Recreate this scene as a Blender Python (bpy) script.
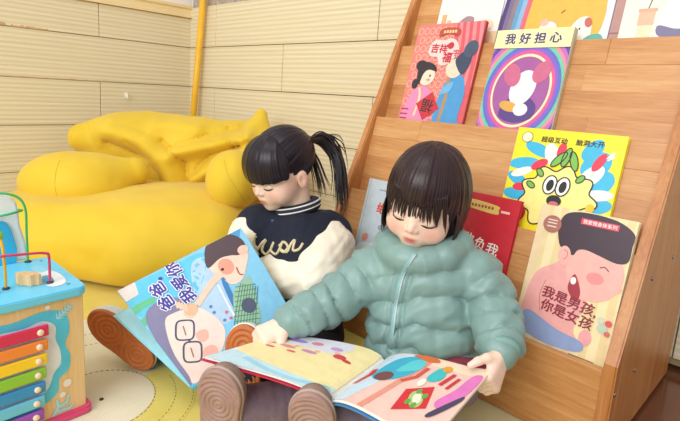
import bpy, bmesh, math, random
import numpy as np
from mathutils import Vector, Matrix
from mathutils.geometry import tessellate_polygon

# ------------------------------------------------------------------ scene, camera, light
for o_ in list(bpy.data.objects):
    bpy.data.objects.remove(o_)
scn = bpy.context.scene
COL = scn.collection

CAM = np.array([2.368, -1.473, 0.622])
YAW, PIT, ROL, FPX, PPX, PPY = -0.7595, -0.1808, 0.05677, 496.05, 316.6, 184.2
FW = np.array([math.sin(YAW) * math.cos(PIT), math.cos(YAW) * math.cos(PIT), math.sin(PIT)])
_r0 = np.array([math.cos(YAW), -math.sin(YAW), 0.0])
_u0 = np.cross(_r0, FW)
RT = _r0 * math.cos(ROL) + _u0 * math.sin(ROL)
UP = -_r0 * math.sin(ROL) + _u0 * math.cos(ROL)
cam = bpy.data.cameras.new('camera')
cam.sensor_width = 36.0
cam.lens = FPX / 680 * 36.0
cam.shift_x = (340 - PPX) / 680
cam.shift_y = (PPY - 210.5) / 680
cam.clip_start = 0.05
camo = bpy.data.objects.new('camera', cam)
COL.objects.link(camo)
camo.matrix_world = Matrix(((RT[0], UP[0], -FW[0], CAM[0]), (RT[1], UP[1], -FW[1], CAM[1]),
                            (RT[2], UP[2], -FW[2], CAM[2]), (0, 0, 0, 1)))
scn.camera = camo

world = bpy.data.worlds.new('world')
scn.world = world
world.use_nodes = True
bg = world.node_tree.nodes['Background']
bg.inputs[0].default_value = (1.0, 0.985, 0.965, 1)
bg.inputs[1].default_value = 0.7


def area_light(name, loc, target, sx, sy, power, col):
    l = bpy.data.lights.new(name, 'AREA')
    l.shape = 'RECTANGLE'
    l.size, l.size_y, l.energy, l.color = sx, sy, power, col
    o = bpy.data.objects.new(name, l)
    COL.objects.link(o)
    o.location = loc
    d = Vector(target) - Vector(loc)
    o.rotation_euler = d.to_track_quat('-Z', 'Y').to_euler()
    return o


area_light('window_light', (2.2, -3.7, 1.9), (1.5, -0.6, 0.3), 2.4, 1.6, 86, (0.97, 0.985, 1.0))
area_light('ceiling_lamp_light', (1.7, -1.5, 2.6), (1.6, -0.7, 0.0), 1.2, 1.2, 12, (1.0, 0.95, 0.88))
scn.view_settings.view_transform = 'Standard'
scn.view_settings.look = 'None'
scn.view_settings.gamma = 1.0
scn.view_settings.use_curve_mapping = False
scn.view_settings.exposure = 0.0


def P(u, v, d):
    """room point at d metres in front of the viewpoint along the sight line of photo position (u, v)"""
    return CAM + FW * d + RT * ((u - PPX) / FPX * d) - UP * ((v - PPY) / FPX * d)


def V3(p):
    return Vector((float(p[0]), float(p[1]), float(p[2])))


# ------------------------------------------------------------------ materials
def hx(h):
    h = h.lstrip('#')
    c = [int(h[i:i + 2], 16) / 255 for i in (0, 2, 4)]
    return tuple((x / 12.92 if x <= 0.04045 else ((x + 0.055) / 1.055) ** 2.4) for x in c)


MATS = {}


def nodes_of(name):
    m = bpy.data.materials.new(name)
    m.use_nodes = True
    nt = m.node_tree
    return m, nt, nt.nodes['Principled BSDF']


def ramp(nt, fac, stops):
    r = nt.nodes.new('ShaderNodeValToRGB')
    el = r.color_ramp.elements
    while len(el) < len(stops):
        el.new(0.5)
    for e_, (p_, c_) in zip(el, stops):
        e_.position = p_
        e_.color = (*c_, 1)
    nt.links.new(fac, r.inputs[0])
    return r.outputs[0]


def coords(nt, scale=(1, 1, 1), rot=(0, 0, 0), kind='Object'):
    tc = nt.nodes.new('ShaderNodeTexCoord')
    mp = nt.nodes.new('ShaderNodeMapping')
    mp.inputs['Scale'].default_value = scale
    mp.inputs['Rotation'].default_value = rot
    nt.links.new(tc.outputs[kind], mp.inputs[0])
    return mp.outputs[0]


def noise(nt, vec, scale, detail=3, rough=0.5, dist=0.0):
    n = nt.nodes.new('ShaderNodeTexNoise')
    n.inputs['Scale'].default_value = scale
    n.inputs['Detail'].default_value = detail
    n.inputs['Roughness'].default_value = rough
    n.inputs['Distortion'].default_value = dist
    if vec is not None:
        nt.links.new(vec, n.inputs['Vector'])
    return n.outputs['Fac']


def bump(nt, b, h, strength, dist):
    bn = nt.nodes.new('ShaderNodeBump')
    bn.inputs['Strength'].default_value = strength
    bn.inputs['Distance'].default_value = dist
    nt.links.new(h, bn.inputs['Height'])
    nt.links.new(bn.outputs[0], b.inputs['Normal'])


def mat(name, col, rough=0.6, vary=0.06, scale=30, bmp=0.0, bscale=200, sss=0.0, coat=0.0, metal=0.0, sheen=0.0):
    """plain surface with a little procedural unevenness"""
    if name in MATS:
        return MATS[name]
    c = hx(col) if isinstance(col, str) else col
    m, nt, b = nodes_of(name)
    v = coords(nt)
    n = noise(nt, v, scale, 3)
    lo = tuple(max(0, x * (1 - vary)) for x in c)
    hi = tuple(min(1, x * (1 + vary)) for x in c)
    nt.links.new(ramp(nt, n, [(0.3, lo), (0.7, hi)]), b.inputs['Base Color'])
    b.inputs['Roughness'].default_value = rough
    b.inputs['Metallic'].default_value = metal
    if sss:
        b.inputs['Subsurface Weight'].default_value = sss
        b.inputs['Subsurface Radius'].default_value = (1.0, 0.35, 0.2)
        b.inputs['Subsurface Scale'].default_value = 0.01
    if coat:
        b.inputs['Coat Weight'].default_value = coat
    if sheen:
        b.inputs['Sheen Weight'].default_value = sheen
    if bmp:
        bump(nt, b, noise(nt, v, bscale, 2), bmp, 0.002)
    MATS[name] = m
    return m


def pmat(col):
    """printing ink"""
    return mat('ink_' + col.lstrip('#').lower(), col, rough=0.38, vary=0.05, scale=60)


def wood(name, c1, c2, c3, axis, rough=0.42, coat=0.15, stretch=9.0):
    m, nt, b = nodes_of(name)
    sc = [stretch] * 3
    sc[axis] = 0.7
    v = coords(nt, tuple(sc))
    n1 = noise(nt, v, 3.2, 6, 0.6, 0.7)
    n2 = noise(nt, coords(nt, tuple(x * 5 for x in sc)), 5.0, 3)
    mx = nt.nodes.new('ShaderNodeMath')
    mx.operation = 'MULTIPLY_ADD'
    nt.links.new(n2, mx.inputs[0])
    mx.inputs[1].default_value = 0.35
    mx2 = nt.nodes.new('ShaderNodeMath')
    mx2.operation = 'MULTIPLY'
    mx2.inputs[1].default_value = 0.75
    nt.links.new(n1, mx2.inputs[0])
    nt.links.new(mx2.outputs[0], mx.inputs[2])
    oi = nt.nodes.new('ShaderNodeObjectInfo')
    ad = nt.nodes.new('ShaderNodeMath')
    ad.operation = 'MULTIPLY_ADD'
    ad.inputs[1].default_value = 0.16
    nt.links.new(oi.outputs['Random'], ad.inputs[0])
    sb = nt.nodes.new('ShaderNodeMath')
    sb.operation = 'SUBTRACT'
    sb.inputs[1].default_value = 0.08
    nt.links.new(mx.outputs[0], sb.inputs[0])
    nt.links.new(sb.outputs[0], ad.inputs[2])
    nt.links.new(ramp(nt, ad.outputs[0], [(0.3, c1), (0.52, c2), (0.75, c3)]), b.inputs['Base Color'])
    b.inputs['Roughness'].default_value = rough
    b.inputs['Coat Weight'].default_value = coat
    b.inputs['Coat Roughness'].default_value = 0.3
    bump(nt, b, n2, 0.08, 0.002)
    return m


def vcol_mat(name, rough=0.5, sss=0.0, bmp=0.0, bscale=300, coat=0.0, sheen=0.0, spec=0.5):
    """material whose own colour comes from a per-point colour layer (dye, skin tone, hair tone)"""
    m, nt, b = nodes_of(name)
    a = nt.nodes.new('ShaderNodeAttribute')
    a.attribute_name = 'tone'
    n = noise(nt, coords(nt), 60, 3)
    mx = nt.nodes.new('ShaderNodeMix')
    mx.data_type = 'RGBA'
    mx.blend_type = 'MULTIPLY'
    mx.inputs['Factor'].default_value = 0.12
    nt.links.new(a.outputs['Color'], mx.inputs['A'])
    nt.links.new(ramp(nt, n, [(0.3, (0.6, 0.6, 0.6)), (0.7, (1, 1, 1))]), mx.inputs['B'])
    nt.links.new(mx.outputs['Result'], b.inputs['Base Color'])
    b.inputs['Roughness'].default_value = rough
    b.inputs['Specular IOR Level'].default_value = spec
    if sss:
        b.inputs['Subsurface Weight'].default_value = sss
        b.inputs['Subsurface Radius'].default_value = (1.0, 0.4, 0.25)
        b.inputs['Subsurface Scale'].default_value = 0.006
    if bmp:
        bump(nt, b, noise(nt, coords(nt), bscale, 2), bmp, 0.002)
    if coat:
        b.inputs['Coat Weight'].default_value = coat
    if sheen:
        b.inputs['Sheen Weight'].default_value = sheen
    return m


# ------------------------------------------------------------------ object helpers
def link(o, parent=None):
    COL.objects.link(o)
    if parent is not None:
        o.parent = parent
    return o


def thing(name, label, cat, loc=(0, 0, 0), rotz=0.0, group=None, M=None):
    o = bpy.data.objects.new(name, None)
    o.empty_display_size = 0.05
    if M is not None:
        o.matrix_world = M
    else:
        o.location = V3(loc)
        o.rotation_euler = (0, 0, rotz)
    link(o)
    return tag(o, label, cat, group)


def tag(o, label, cat, group=None):
    o['label'] = label
    o['category'] = cat
    if group:
        o['group'] = group
    return o


def structure(o):
    o['kind'] = 'structure'
    return o


def mesh(name, verts, faces, mats, idx=None, smooth=False):
    me = bpy.data.meshes.new(name)
    me.from_pydata([tuple(map(float, v)) for v in verts], [], [tuple(map(int, f)) for f in faces])
    for m in (mats if isinstance(mats, (list, tuple)) else [mats]):
        me.materials.append(m)
    if idx is not None:
        me.polygons.foreach_set('material_index', np.asarray(idx, np.int32))
    if smooth:
        me.polygons.foreach_set('use_smooth', np.ones(len(me.polygons), bool))
    me.update()
    return me


def obj(name, me, parent=None, loc=None, rot=None, world=False):
    """world=True: the mesh is in room coordinates and the parent is an unrotated empty"""
    o = bpy.data.objects.new(name, me)
    link(o, parent)
    if world and parent is not None:
        o.location = -Vector(parent.location)
    if loc is not None:
        o.location = V3(loc)
    if rot is not None:
        o.rotation_euler = rot
    return o


def rbox(name, sx, sy, sz, m, bev=0.002, seg=2):
    bm = bmesh.new()
    bmesh.ops.create_cube(bm, size=1.0)
    bmesh.ops.scale(bm, vec=(sx, sy, sz), verts=bm.verts)
    if bev:
        bmesh.ops.bevel(bm, geom=bm.edges[:], offset=bev, segments=seg, affect='EDGES', profile=0.5)
    me = bpy.data.meshes.new(name)
    bm.to_mesh(me)
    bm.free()
    me.materials.append(m)
    return me


def prism(name, poly, depth, m, axis='z', bev=0.0, smooth=False):
    """extrude a 2D outline; axis z: (x,y)->z ; axis x: outline is (y,z) swept along x"""
    bm = bmesh.new()
    if axis == 'z':
        vs = [bm.verts.new((x, y, 0)) for x, y in poly]
        d = (0, 0, depth)
    else:
        vs = [bm.verts.new((0, x, y)) for x, y in poly]
        d = (depth, 0, 0)
    f = bm.faces.new(vs)
    r = bmesh.ops.extrude_face_region(bm, geom=[f])
    bmesh.ops.translate(bm, vec=d, verts=[g for g in r['geom'] if isinstance(g, bmesh.types.BMVert)])
    bmesh.ops.recalc_face_normals(bm, faces=bm.faces)
    if bev:
        ed = [e for e in bm.edges if len(e.link_faces) == 2 and e.calc_face_angle(0) > 0.6]
        bmesh.ops.bevel(bm, geom=ed, offset=bev, segments=2, affect='EDGES')
    me = bpy.data.meshes.new(name)
    bm.to_mesh(me)
    bm.free()
    me.materials.append(m)
    return me


def tube_geo(pts, rad, n=10, closed=False, cap=True, flat=1.0):
    pts = [np.asarray(p, float) for p in pts]
    N = len(pts)
    rad = [rad] * N if np.isscalar(rad) else list(rad)
    vs, fs = [], []
    up = None
    for i in range(N):
        a = pts[(i - 1) % N] if (closed or i > 0) else pts[i]
        b = pts[(i + 1) % N] if (closed or i < N - 1) else pts[i]
        t = b - a
        t = t / (np.linalg.norm(t) + 1e-12)
        if up is None:
            up = np.array([0, 0, 1.0]) if abs(t[2]) < 0.9 else np.array([1.0, 0, 0])
        s = np.cross(t, up)
        s /= np.linalg.norm(s) + 1e-12
        up = np.cross(s, t)
        for k in range(n):
            an = 2 * math.pi * k / n
            vs.append(pts[i] + (s * math.cos(an) * flat + up * math.sin(an)) * rad[i])
    M = N if closed else N - 1
    for i in range(M):
        for k in range(n):
            j = (i + 1) % N
            fs.append((i * n + k, i * n + (k + 1) % n, j * n + (k + 1) % n, j * n + k))
    if cap and not closed:
        fs.append(tuple(range(n - 1, -1, -1)))
        fs.append(tuple((N - 1) * n + k for k in range(n)))
    return vs, fs


def tube(name, pts, rad, m, parent=None, n=10, closed=False, world=False, flat=1.0):
    v, f = tube_geo(pts, rad, n, closed, flat=flat)
    return obj(name, mesh(name, v, f, m, smooth=True), parent, world=world)


def multi_tube(name, list_pts, rads, m, parent=None, n=8, world=False):
    V, Fc = [], []
    for pts, r in zip(list_pts, rads):
        v, f = tube_geo(pts, r, n)
        o = len(V)
        V += v
        Fc += [tuple(i + o for i in q) for q in f]
    return obj(name, mesh(name, V, Fc, m, smooth=True), parent, world=world)


def lathe(name, prof, m, n=24):
    """profile of (r,z)"""
    V, Fc = [], []
    for r, z in prof:
        for k in range(n):
            a = 2 * math.pi * k / n
            V.append((r * math.cos(a), r * math.sin(a), z))
    for i in range(len(prof) - 1):
        for k in range(n):
            Fc.append((i * n + k, i * n + (k + 1) % n, (i + 1) * n + (k + 1) % n, (i + 1) * n + k))
    Fc.append(tuple(range(n - 1, -1, -1)))
    Fc.append(tuple((len(prof) - 1) * n + k for k in range(n)))
    return mesh(name, V, Fc, m, smooth=True)


def smooth_path(pts, per=8, closed=False):
    pts = [np.asarray(p, float) for p in pts]
    n = len(pts)
    out = []
    rng = range(n) if closed else range(n - 1)
    for i in rng:
        if closed:
            p0, p1, p2, p3 = pts[i - 1], pts[i], pts[(i + 1) % n], pts[(i + 2) % n]
        else:
            p0, p1, p2, p3 = pts[max(i - 1, 0)], pts[i], pts[i + 1], pts[min(i + 2, n - 1)]
        for k in range(per):
            t = k / per
            out.append(0.5 * ((2 * p1) + (-p0 + p2) * t + (2 * p0 - 5 * p1 + 4 * p2 - p3) * t * t + (-p0 + 3 * p1 - 3 * p2 + p3) * t ** 3))
    if not closed:
        out.append(pts[-1])
    return out


# ------------------------------------------------------------------ printed artwork: flat inked shapes laid on a surface
GLYPHS = {}


def glyphs(txt, bold=0.0):
    """outline mesh of a line of writing, height about 1, centred at the origin"""
    key = (txt, bold)
    if key in GLYPHS:
        return GLYPHS[key]
    cu = bpy.data.curves.new('lettering', 'FONT')
    cu.body = txt
    cu.align_x = 'CENTER'
    cu.align_y = 'CENTER'
    cu.resolution_u = 3
    cu.offset = bold
    ob = bpy.data.objects.new('lettering', cu)
    COL.objects.link(ob)
    dg = bpy.context.evaluated_depsgraph_get()
    dg.update()
    me = bpy.data.meshes.new_from_object(ob.evaluated_get(dg))
    V = np.array([v.co[:2] for v in me.vertices]).reshape(-1, 2)
    Fc = [tuple(p.vertices) for p in me.polygons]
    bpy.data.objects.remove(ob)
    bpy.data.curves.remove(cu)
    bpy.data.meshes.remove(me)
    if len(V):
        V = V - (V.max(0) + V.min(0)) / 2
    GLYPHS[key] = (V, Fc)
    return GLYPHS[key]


class Art:
    def __init__(self, fmap, lift=0.00022, sub=None):
        self.fmap, self.lift, self.sub = fmap, lift, sub
        self.V, self.F, self.I, self.cols = [], [], [], []
        self.clip = None

    def _add(self, V2, F2, col, layer):
        if col not in self.cols:
            self.cols.append(col)
        ci = self.cols.index(col)
        V2 = [tuple(v) for v in V2]
        if self.clip:
            x0, y0, x1, y1 = self.clip
            V2 = [(min(max(x, x0), x1), min(max(y, y0), y1)) for x, y in V2]
        if self.sub:
            V2, F2 = self._split(V2, F2)
        o = len(self.V)
        self.seq = getattr(self, 'seq', 0) + 1
        self.V += [self.fmap(x, y, self.lift * layer + self.seq * 8e-6) for x, y in V2]
        self.F += [tuple(i + o for i in f) for f in F2]
        self.I += [ci] * len(F2)

    def _split(self, V2, F2):
        V = list(V2)
        tris = []
        for f in F2:
            if len(f) == 3:
                tris.append(tuple(f))
            else:
                for t in tessellate_polygon([[Vector((*V[i], 0)) for i in f]]):
                    tris.append(tuple(f[k] for k in t))
        L2 = self.sub ** 2
        cache = {}
        out = []
        stack = tris

        def mid(a, b):
            k = (min(a, b), max(a, b))
            if k not in cache:
                cache[k] = len(V)
                V.append(((V[a][0] + V[b][0]) / 2, (V[a][1] + V[b][1]) / 2))
            return cache[k]
        while stack:
            a, b, c = stack.pop()
            d = [(V[a][0] - V[b][0]) ** 2 + (V[a][1] - V[b][1]) ** 2, (V[b][0] - V[c][0]) ** 2 + (V[b][1] - V[c][1]) ** 2,
                 (V[c][0] - V[a][0]) ** 2 + (V[c][1] - V[a][1]) ** 2]
            k = max(range(3), key=lambda q: d[q])
            if d[k] <= L2:
                out.append((a, b, c))
                continue
            if k == 1:
                a, b, c = b, c, a
            elif k == 2:
                a, b, c = c, a, b
            m_ = mid(a, b)
            stack += [(a, m_, c), (m_, b, c)]
        return V, out

    def poly(self, pts, col, layer=1):
        pts = list(pts)
        ar = sum(pts[i][0] * pts[(i + 1) % len(pts)][1] - pts[(i + 1) % len(pts)][0] * pts[i][1] for i in range(len(pts)))
        if ar < 0:
            pts = pts[::-1]
        self._add(pts, [tuple(range(len(pts)))], col, layer)

    def spoly(self, pts, col, layer=1, per=5):
        self.poly([tuple(p) for p in smooth_path(pts, per, True)], col, layer)

    def rect(self, x0, y0, x1, y1, col, layer=1):
        self.poly([(x0, y0), (x1, y0), (x1, y1), (x0, y1)], col, layer)

    def ell(self, cx, cy, rx, ry, col, layer=1, rot=0.0, n=28, a0=0, a1=360):
        c, s = math.cos(math.radians(rot)), math.sin(math.radians(rot))
        pts = []
        full = (a1 - a0) >= 360
        for k in range(n if full else n + 1):
            a = math.radians(a0 + (a1 - a0) * k / n)
            x, y = rx * math.cos(a), ry * math.sin(a)
            pts.append((cx + x * c - y * s, cy + x * s + y * c))
        self.poly(pts, col, layer)

    def ring(self, cx, cy, rx, ry, w, col, layer=1, rot=0.0, n=36):
        c, s = math.cos(math.radians(rot)), math.sin(math.radians(rot))
        pts = []
        for k in range(n):
            a = 2 * math.pi * k / n
            x, y = rx * math.cos(a), ry * math.sin(a)
            pts.append((cx + x * c - y * s, cy + x * s + y * c))
        self.stroke(pts + pts[:1], w, col, layer)

    def stroke(self, pts, w, col, layer=1, smooth=0):
        if smooth:
            pts = [tuple(p) for p in smooth_path(pts, smooth)]
        L, Rr = [], []
        n = len(pts)
        for i in range(n):
            a, b = pts[max(i - 1, 0)], pts[min(i + 1, n - 1)]
            dx, dy = b[0] - a[0], b[1] - a[1]
            l = math.hypot(dx, dy) + 1e-9
            ww = (w if np.isscalar(w) else w[i]) / 2
            nx, ny = -dy / l * ww, dx / l * ww
            L.append((pts[i][0] + nx, pts[i][1] + ny))
            Rr.append((pts[i][0] - nx, pts[i][1] - ny))
        V = L + Rr
        self._add(V, [(i, n + i, n + i + 1, i + 1) for i in range(n - 1)], col, layer)

    def text(self, txt, cx, cy, size, col, layer=2, rot=0.0, bold=0.0, spread=1.0):
        chars = [txt] if spread == 1.0 else list(txt)
        c, s = math.cos(math.radians(rot)), math.sin(math.radians(rot))
        for i, ch in enumerate(chars):
            V, Fc = glyphs(ch, 0.0)
            off = (i - (len(chars) - 1) / 2) * size * spread if len(chars) > 1 else 0
            if len(V):
                for dx, dy in ([(0, 0)] if bold <= 0 else [(0, 0), (-bold, 0), (bold, 0), (0, bold), (0, -bold)]):
                    self._add([(cx + ((x + dx) * size + off) * c - (y + dy) * size * s, cy + ((x + dx) * size + off) * s + (y + dy) * size * c) for x, y in V], Fc, col, layer)

    def build(self, name, parent=None, world=False):
        return obj(name, mesh(name, self.V, self.F, [pmat(c) for c in self.cols], self.I), parent, world=world)


# ------------------------------------------------------------------ solids from distance fields
def smin(a, b, k):
    h = np.clip(0.5 + 0.5 * (b - a) / k, 0, 1)
    return b + (a - b) * h - k * h * (1 - h)


def smax(a, b, k):
    return -smin(-a, -b, k)


def s_ell(p, c, r, M=None):
    q = p - np.asarray(c, np.float32)
    if M is not None:
        q = q @ np.asarray(M, np.float32)
    r = np.asarray(r, np.float32)
    k0 = np.sqrt(((q / r) ** 2).sum(1)) + 1e-9
    k1 = np.sqrt(((q / (r * r)) ** 2).sum(1)) + 1e-9
    return k0 * (k0 - 1) / k1


def s_cone(p, a, b, r1, r2):
    a = np.asarray(a, np.float32)
    d = np.asarray(b, np.float32) - a
    q = p - a
    t = np.clip((q @ d) / (d @ d + 1e-12), 0, 1)
    return np.sqrt(((q - t[:, None] * d) ** 2).sum(1)) - (r1 + (r2 - r1) * t)


def s_chain(p, pts, rs, k=0.01):
    out = None
    for i in range(len(pts) - 1):
        d = s_cone(p, pts[i], pts[i + 1], rs[i], rs[i + 1])
        out = d if out is None else smin(out, d, k)
    return out


def chain_param(p, pts):
    """distance to a polyline, arc length of the nearest point"""
    best = None
    acc = 0.0
    for i in range(len(pts) - 1):
        a = np.asarray(pts[i], np.float32)
        d = np.asarray(pts[i + 1], np.float32) - a
        L = float(np.linalg.norm(d))
        q = p - a
        t = np.clip((q @ d) / (L * L), 0, 1)
        ds = np.sqrt(((q - t[:, None] * d) ** 2).sum(1))
        s = acc + t * L
        if best is None:
            best, bs = ds, s
        else:
            m = ds < best
            best = np.where(m, ds, best)
            bs = np.where(m, s, bs)
        acc += L
    return best, bs, acc


def s_box(p, c, h, r, M=None):
    q = p - np.asarray(c, np.float32)
    if M is not None:
        q = q @ np.asarray(M, np.float32)
    d = np.abs(q) - (np.asarray(h, np.float32) - r)
    return np.sqrt((np.maximum(d, 0) ** 2).sum(1)) + np.minimum(d.max(1), 0) - r


def wob(p, f, seed=0, n=4):
    """smooth wandering noise, about -1..1"""
    rg = np.random.RandomState(seed)
    out = np.zeros(len(p), np.float32)
    for i in range(n):
        d = rg.normal(size=3)
        d /= np.linalg.norm(d)
        e_ = rg.normal(size=3)
        ff = f * (0.7 + 0.8 * rg.rand())
        out += np.sin((p @ d.astype(np.float32)) * ff + 1.3 * np.sin((p @ e_.astype(np.float32)) * ff * 0.6 + rg.rand() * 6) + rg.rand() * 6.28)
    return out / n * 1.3


def solid(fn, lo, hi, h):
    """mesh the zero level of fn (points -> distance) inside a box: surface nets on a sparse grid"""
    B = 6
    lo = np.asarray(lo, float)
    nb = np.maximum(1, np.ceil((np.asarray(hi, float) - lo) / (h * B)).astype(int))
    n = nb * B
    bc = [lo[a] + (np.arange(nb[a]) * B + (B - 1) / 2) * h for a in range(3)]
    G = np.stack(np.meshgrid(*bc, indexing='ij'), -1).reshape(-1, 3).astype(np.float32)
    fb = fn(G)
    act = np.abs(fb) < B * h * 1.35
    f = np.repeat(np.repeat(np.repeat(np.where(fb > 0, 1.0, -1.0).reshape(nb).astype(np.float32), B, 0), B, 1), B, 2)
    ids = np.argwhere(act.reshape(nb))
    off = np.stack(np.meshgrid(*[np.arange(B)] * 3, indexing='ij'), -1).reshape(-1, 3)
    for c0 in range(0, len(ids), 1500):
        I = (ids[c0:c0 + 1500, None, :] * B + off[None]).reshape(-1, 3)
        val = fn((lo + I * h).astype(np.float32))
        f[I[:, 0], I[:, 1], I[:, 2]] = val
    f[[0, -1]] = np.abs(f[[0, -1]]) + 1e-4
    f[:, [0, -1]] = np.abs(f[:, [0, -1]]) + 1e-4
    f[:, :, [0, -1]] = np.abs(f[:, :, [0, -1]]) + 1e-4
    s = f < 0
    cnt8 = np.zeros(n - 1, np.int8)
    sl = lambda o: tuple(slice(o[a], n[a] - 1 + o[a]) for a in range(3))
    for o in np.ndindex(2, 2, 2):
        cnt8 += s[sl(o)]
    cells = np.argwhere((cnt8 > 0) & (cnt8 < 8))
    acc = np.zeros((len(cells), 3))
    cn = np.zeros(len(cells))
    for a in range(3):
        b, c = [x for x in range(3) if x != a]
        for i in (0, 1):
            for j in (0, 1):
                o0 = np.zeros(3, int)
                o0[b], o0[c] = i, j
                o1 = o0.copy()
                o1[a] = 1
                q0, q1 = cells + o0, cells + o1
                f0, f1 = f[q0[:, 0], q0[:, 1], q0[:, 2]], f[q1[:, 0], q1[:, 1], q1[:, 2]]
                x = (f0 < 0) != (f1 < 0)
                t = np.where(x, f0 / np.where(x, f0 - f1, 1), 0)
                pt = o0[None, :].astype(float).repeat(len(cells), 0)
                pt[:, a] += t
                acc += pt * x[:, None]
                cn += x
    V = lo + (cells + acc / np.maximum(cn, 1)[:, None]) * h
    idx = -np.ones(n - 1, np.int64)
    idx[cells[:, 0], cells[:, 1], cells[:, 2]] = np.arange(len(cells))
    quads = []
    for a in range(3):
        b, c = (a + 1) % 3, (a + 2) % 3
        s0 = [slice(None)] * 3
        s1 = [slice(None)] * 3
        s0[a], s1[a] = slice(0, n[a] - 1), slice(1, n[a])
        x = np.argwhere(s[tuple(s0)] != s[tuple(s1)])
        x = x[(x[:, b] > 0) & (x[:, c] > 0) & (x[:, b] < n[b] - 1) & (x[:, c] < n[c] - 1)]
        ins = s[x[:, 0], x[:, 1], x[:, 2]]
        eb = np.zeros(3, int); eb[b] = 1
        ec = np.zeros(3, int); ec[c] = 1
        q = [idx[tuple((x - eb * i - ec * j).T)] for i, j in ((1, 1), (0, 1), (0, 0), (1, 0))]
        q = np.stack(q, 1)
        q[~ins] = q[~ins][:, ::-1]
        quads.append(q)
    Q = np.concatenate(quads)
    Q = Q[(Q >= 0).all(1)]
    return V, Q


def fast_mesh(name, V, Q, mats, tone=None, idx=None):
    me = bpy.data.meshes.new(name)
    me.vertices.add(len(V))
    me.vertices.foreach_set('co', np.asarray(V, np.float32).ravel())
    me.loops.add(Q.size)
    me.loops.foreach_set('vertex_index', Q.astype(np.int32).ravel())
    me.polygons.add(len(Q))
    me.polygons.foreach_set('loop_start', np.arange(0, Q.size, Q.shape[1], dtype=np.int32))
    for m in (mats if isinstance(mats, (list, tuple)) else [mats]):
        me.materials.append(m)
    me.update(calc_edges=True)
    me.validate()
    me.polygons.foreach_set('use_smooth', np.ones(len(me.polygons), bool))
    if idx is not None:
        me.polygons.foreach_set('material_index', np.asarray(idx, np.int32))
    if tone is not None:
        at = me.attributes.new('tone', 'FLOAT_COLOR', 'POINT')
        at.data.foreach_set('color', np.concatenate([tone, np.ones((len(V), 1))], 1).astype(np.float32).ravel())
    me.update()
    return me


def relax(V, Q, it=2, lam=0.5):
    V = V.copy()
    e = np.concatenate([Q[:, [0, 1]], Q[:, [1, 2]], Q[:, [2, 3]], Q[:, [3, 0]]])
    c = np.maximum(np.bincount(e[:, 0], minlength=len(V)), 1)
    for _ in range(it):
        for a in range(3):
            V[:, a] += lam * (np.bincount(e[:, 0], weights=V[e[:, 1], a], minlength=len(V)) / c - V[:, a])
    return V


def lerp(a, b, t):
    return np.asarray(a) * (1 - t) + np.asarray(b) * t


def nrm(v):
    v = np.asarray(v, float)
    return v / np.linalg.norm(v)


# lettering outlines are cut first, while the scene is small
for t_ in ['我好担心', '超级互动', '脑洞大开', '我是男孩,', '你是女孩', '不要欺负我', '绝要', '在']:
    for c_ in t_:
        glyphs(c_, 0.0)


# ------------------------------------------------------------------ the room
rnd = random.Random(4)


def tile_mat():
    """pale tile with fine level ribs"""
    m, nt, b = nodes_of('ribbed_tile')
    wv = nt.nodes.new('ShaderNodeTexWave')
    wv.wave_type = 'BANDS'
    wv.bands_direction = 'Z'
    wv.inputs['Scale'].default_value = 17.0
    wv.inputs['Distortion'].default_value = 1.2
    wv.inputs['Detail'].default_value = 2
    wv.inputs['Detail Scale'].default_value = 0.6
    nt.links.new(coords(nt, (0.12, 0.12, 1.0)), wv.inputs['Vector'])
    n1 = noise(nt, coords(nt, (1.0, 1.0, 110)), 2.0, 3, 0.55, 0.1)
    a = nt.nodes.new('ShaderNodeMath')
    a.operation = 'MULTIPLY'
    a.inputs[1].default_value = 0.30
    nt.links.new(wv.outputs['Fac'], a.inputs[0])
    h = nt.nodes.new('ShaderNodeMath')
    h.operation = 'MULTIPLY_ADD'
    h.inputs[1].default_value = 0.7
    nt.links.new(n1, h.inputs[0])
    nt.links.new(a.outputs[0], h.inputs[2])
    nt.links.new(ramp(nt, h.outputs[0], [(0.25, hx('d3c5a0')), (0.5, hx('e0d4b3')), (0.75, hx('e9dfc4'))]), b.inputs['Base Color'])
    b.inputs['Roughness'].default_value = 0.45
    bump(nt, b, h.outputs[0], 0.3, 0.003)
    return m


TILE = tile_mat()
GROUT = mat('grout', 'a08a62', 0.9)
PLASTER = mat('white_plaster', 'f1ece6', 0.8, 0.02)
STONE = mat('speckled_stone', 'b3a596', 0.8, 0.25, 55)
TRIMW = wood('pale_trim_wood', hx('d9bd84'), hx('ead29c'), hx('f3e0b4'), 1, stretch=20)

floor_me = mesh('floor', [(-0.2, -3.6, -0.0098), (4.2, -3.6, -0.0098), (4.2, 0.2, -0.0098), (-0.2, 0.2, -0.0098)], [(0, 1, 2, 3)], mat('floor_varnish', '6a3f2c', 0.12, 0.12, 6))
structure(obj('floor', floor_me))

wl = structure(obj('wall_left', rbox('wall_left', 0.12, 3.62, 2.5, PLASTER, 0), loc=(-0.071, -1.8, 1.25)))
wl_g = obj('grout_bed', rbox('grout_bed', 0.006, 3.6, 1.02, mat('pale_grout', 'b3a27a', 0.9), 0), wl, loc=(0.064, 0, -0.74))
wb = structure(obj('wall_back', rbox('wall_back', 4.2, 0.12, 2.5, STONE, 0), loc=(2.1, 0.071, 1.25)))
wb_g = obj('grout_bed', rbox('grout_bed', 4.2, 0.006, 1.02, GROUT, 0), wb, loc=(0, -0.064, -0.74))
rows = [(1.02, 0.82, 0), (0.82, 0.62, 1), (0.62, 0.42, 0), (0.42, 0.22, 1), (0.22, 0.02, 0)]
tile_cache = {}


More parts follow.
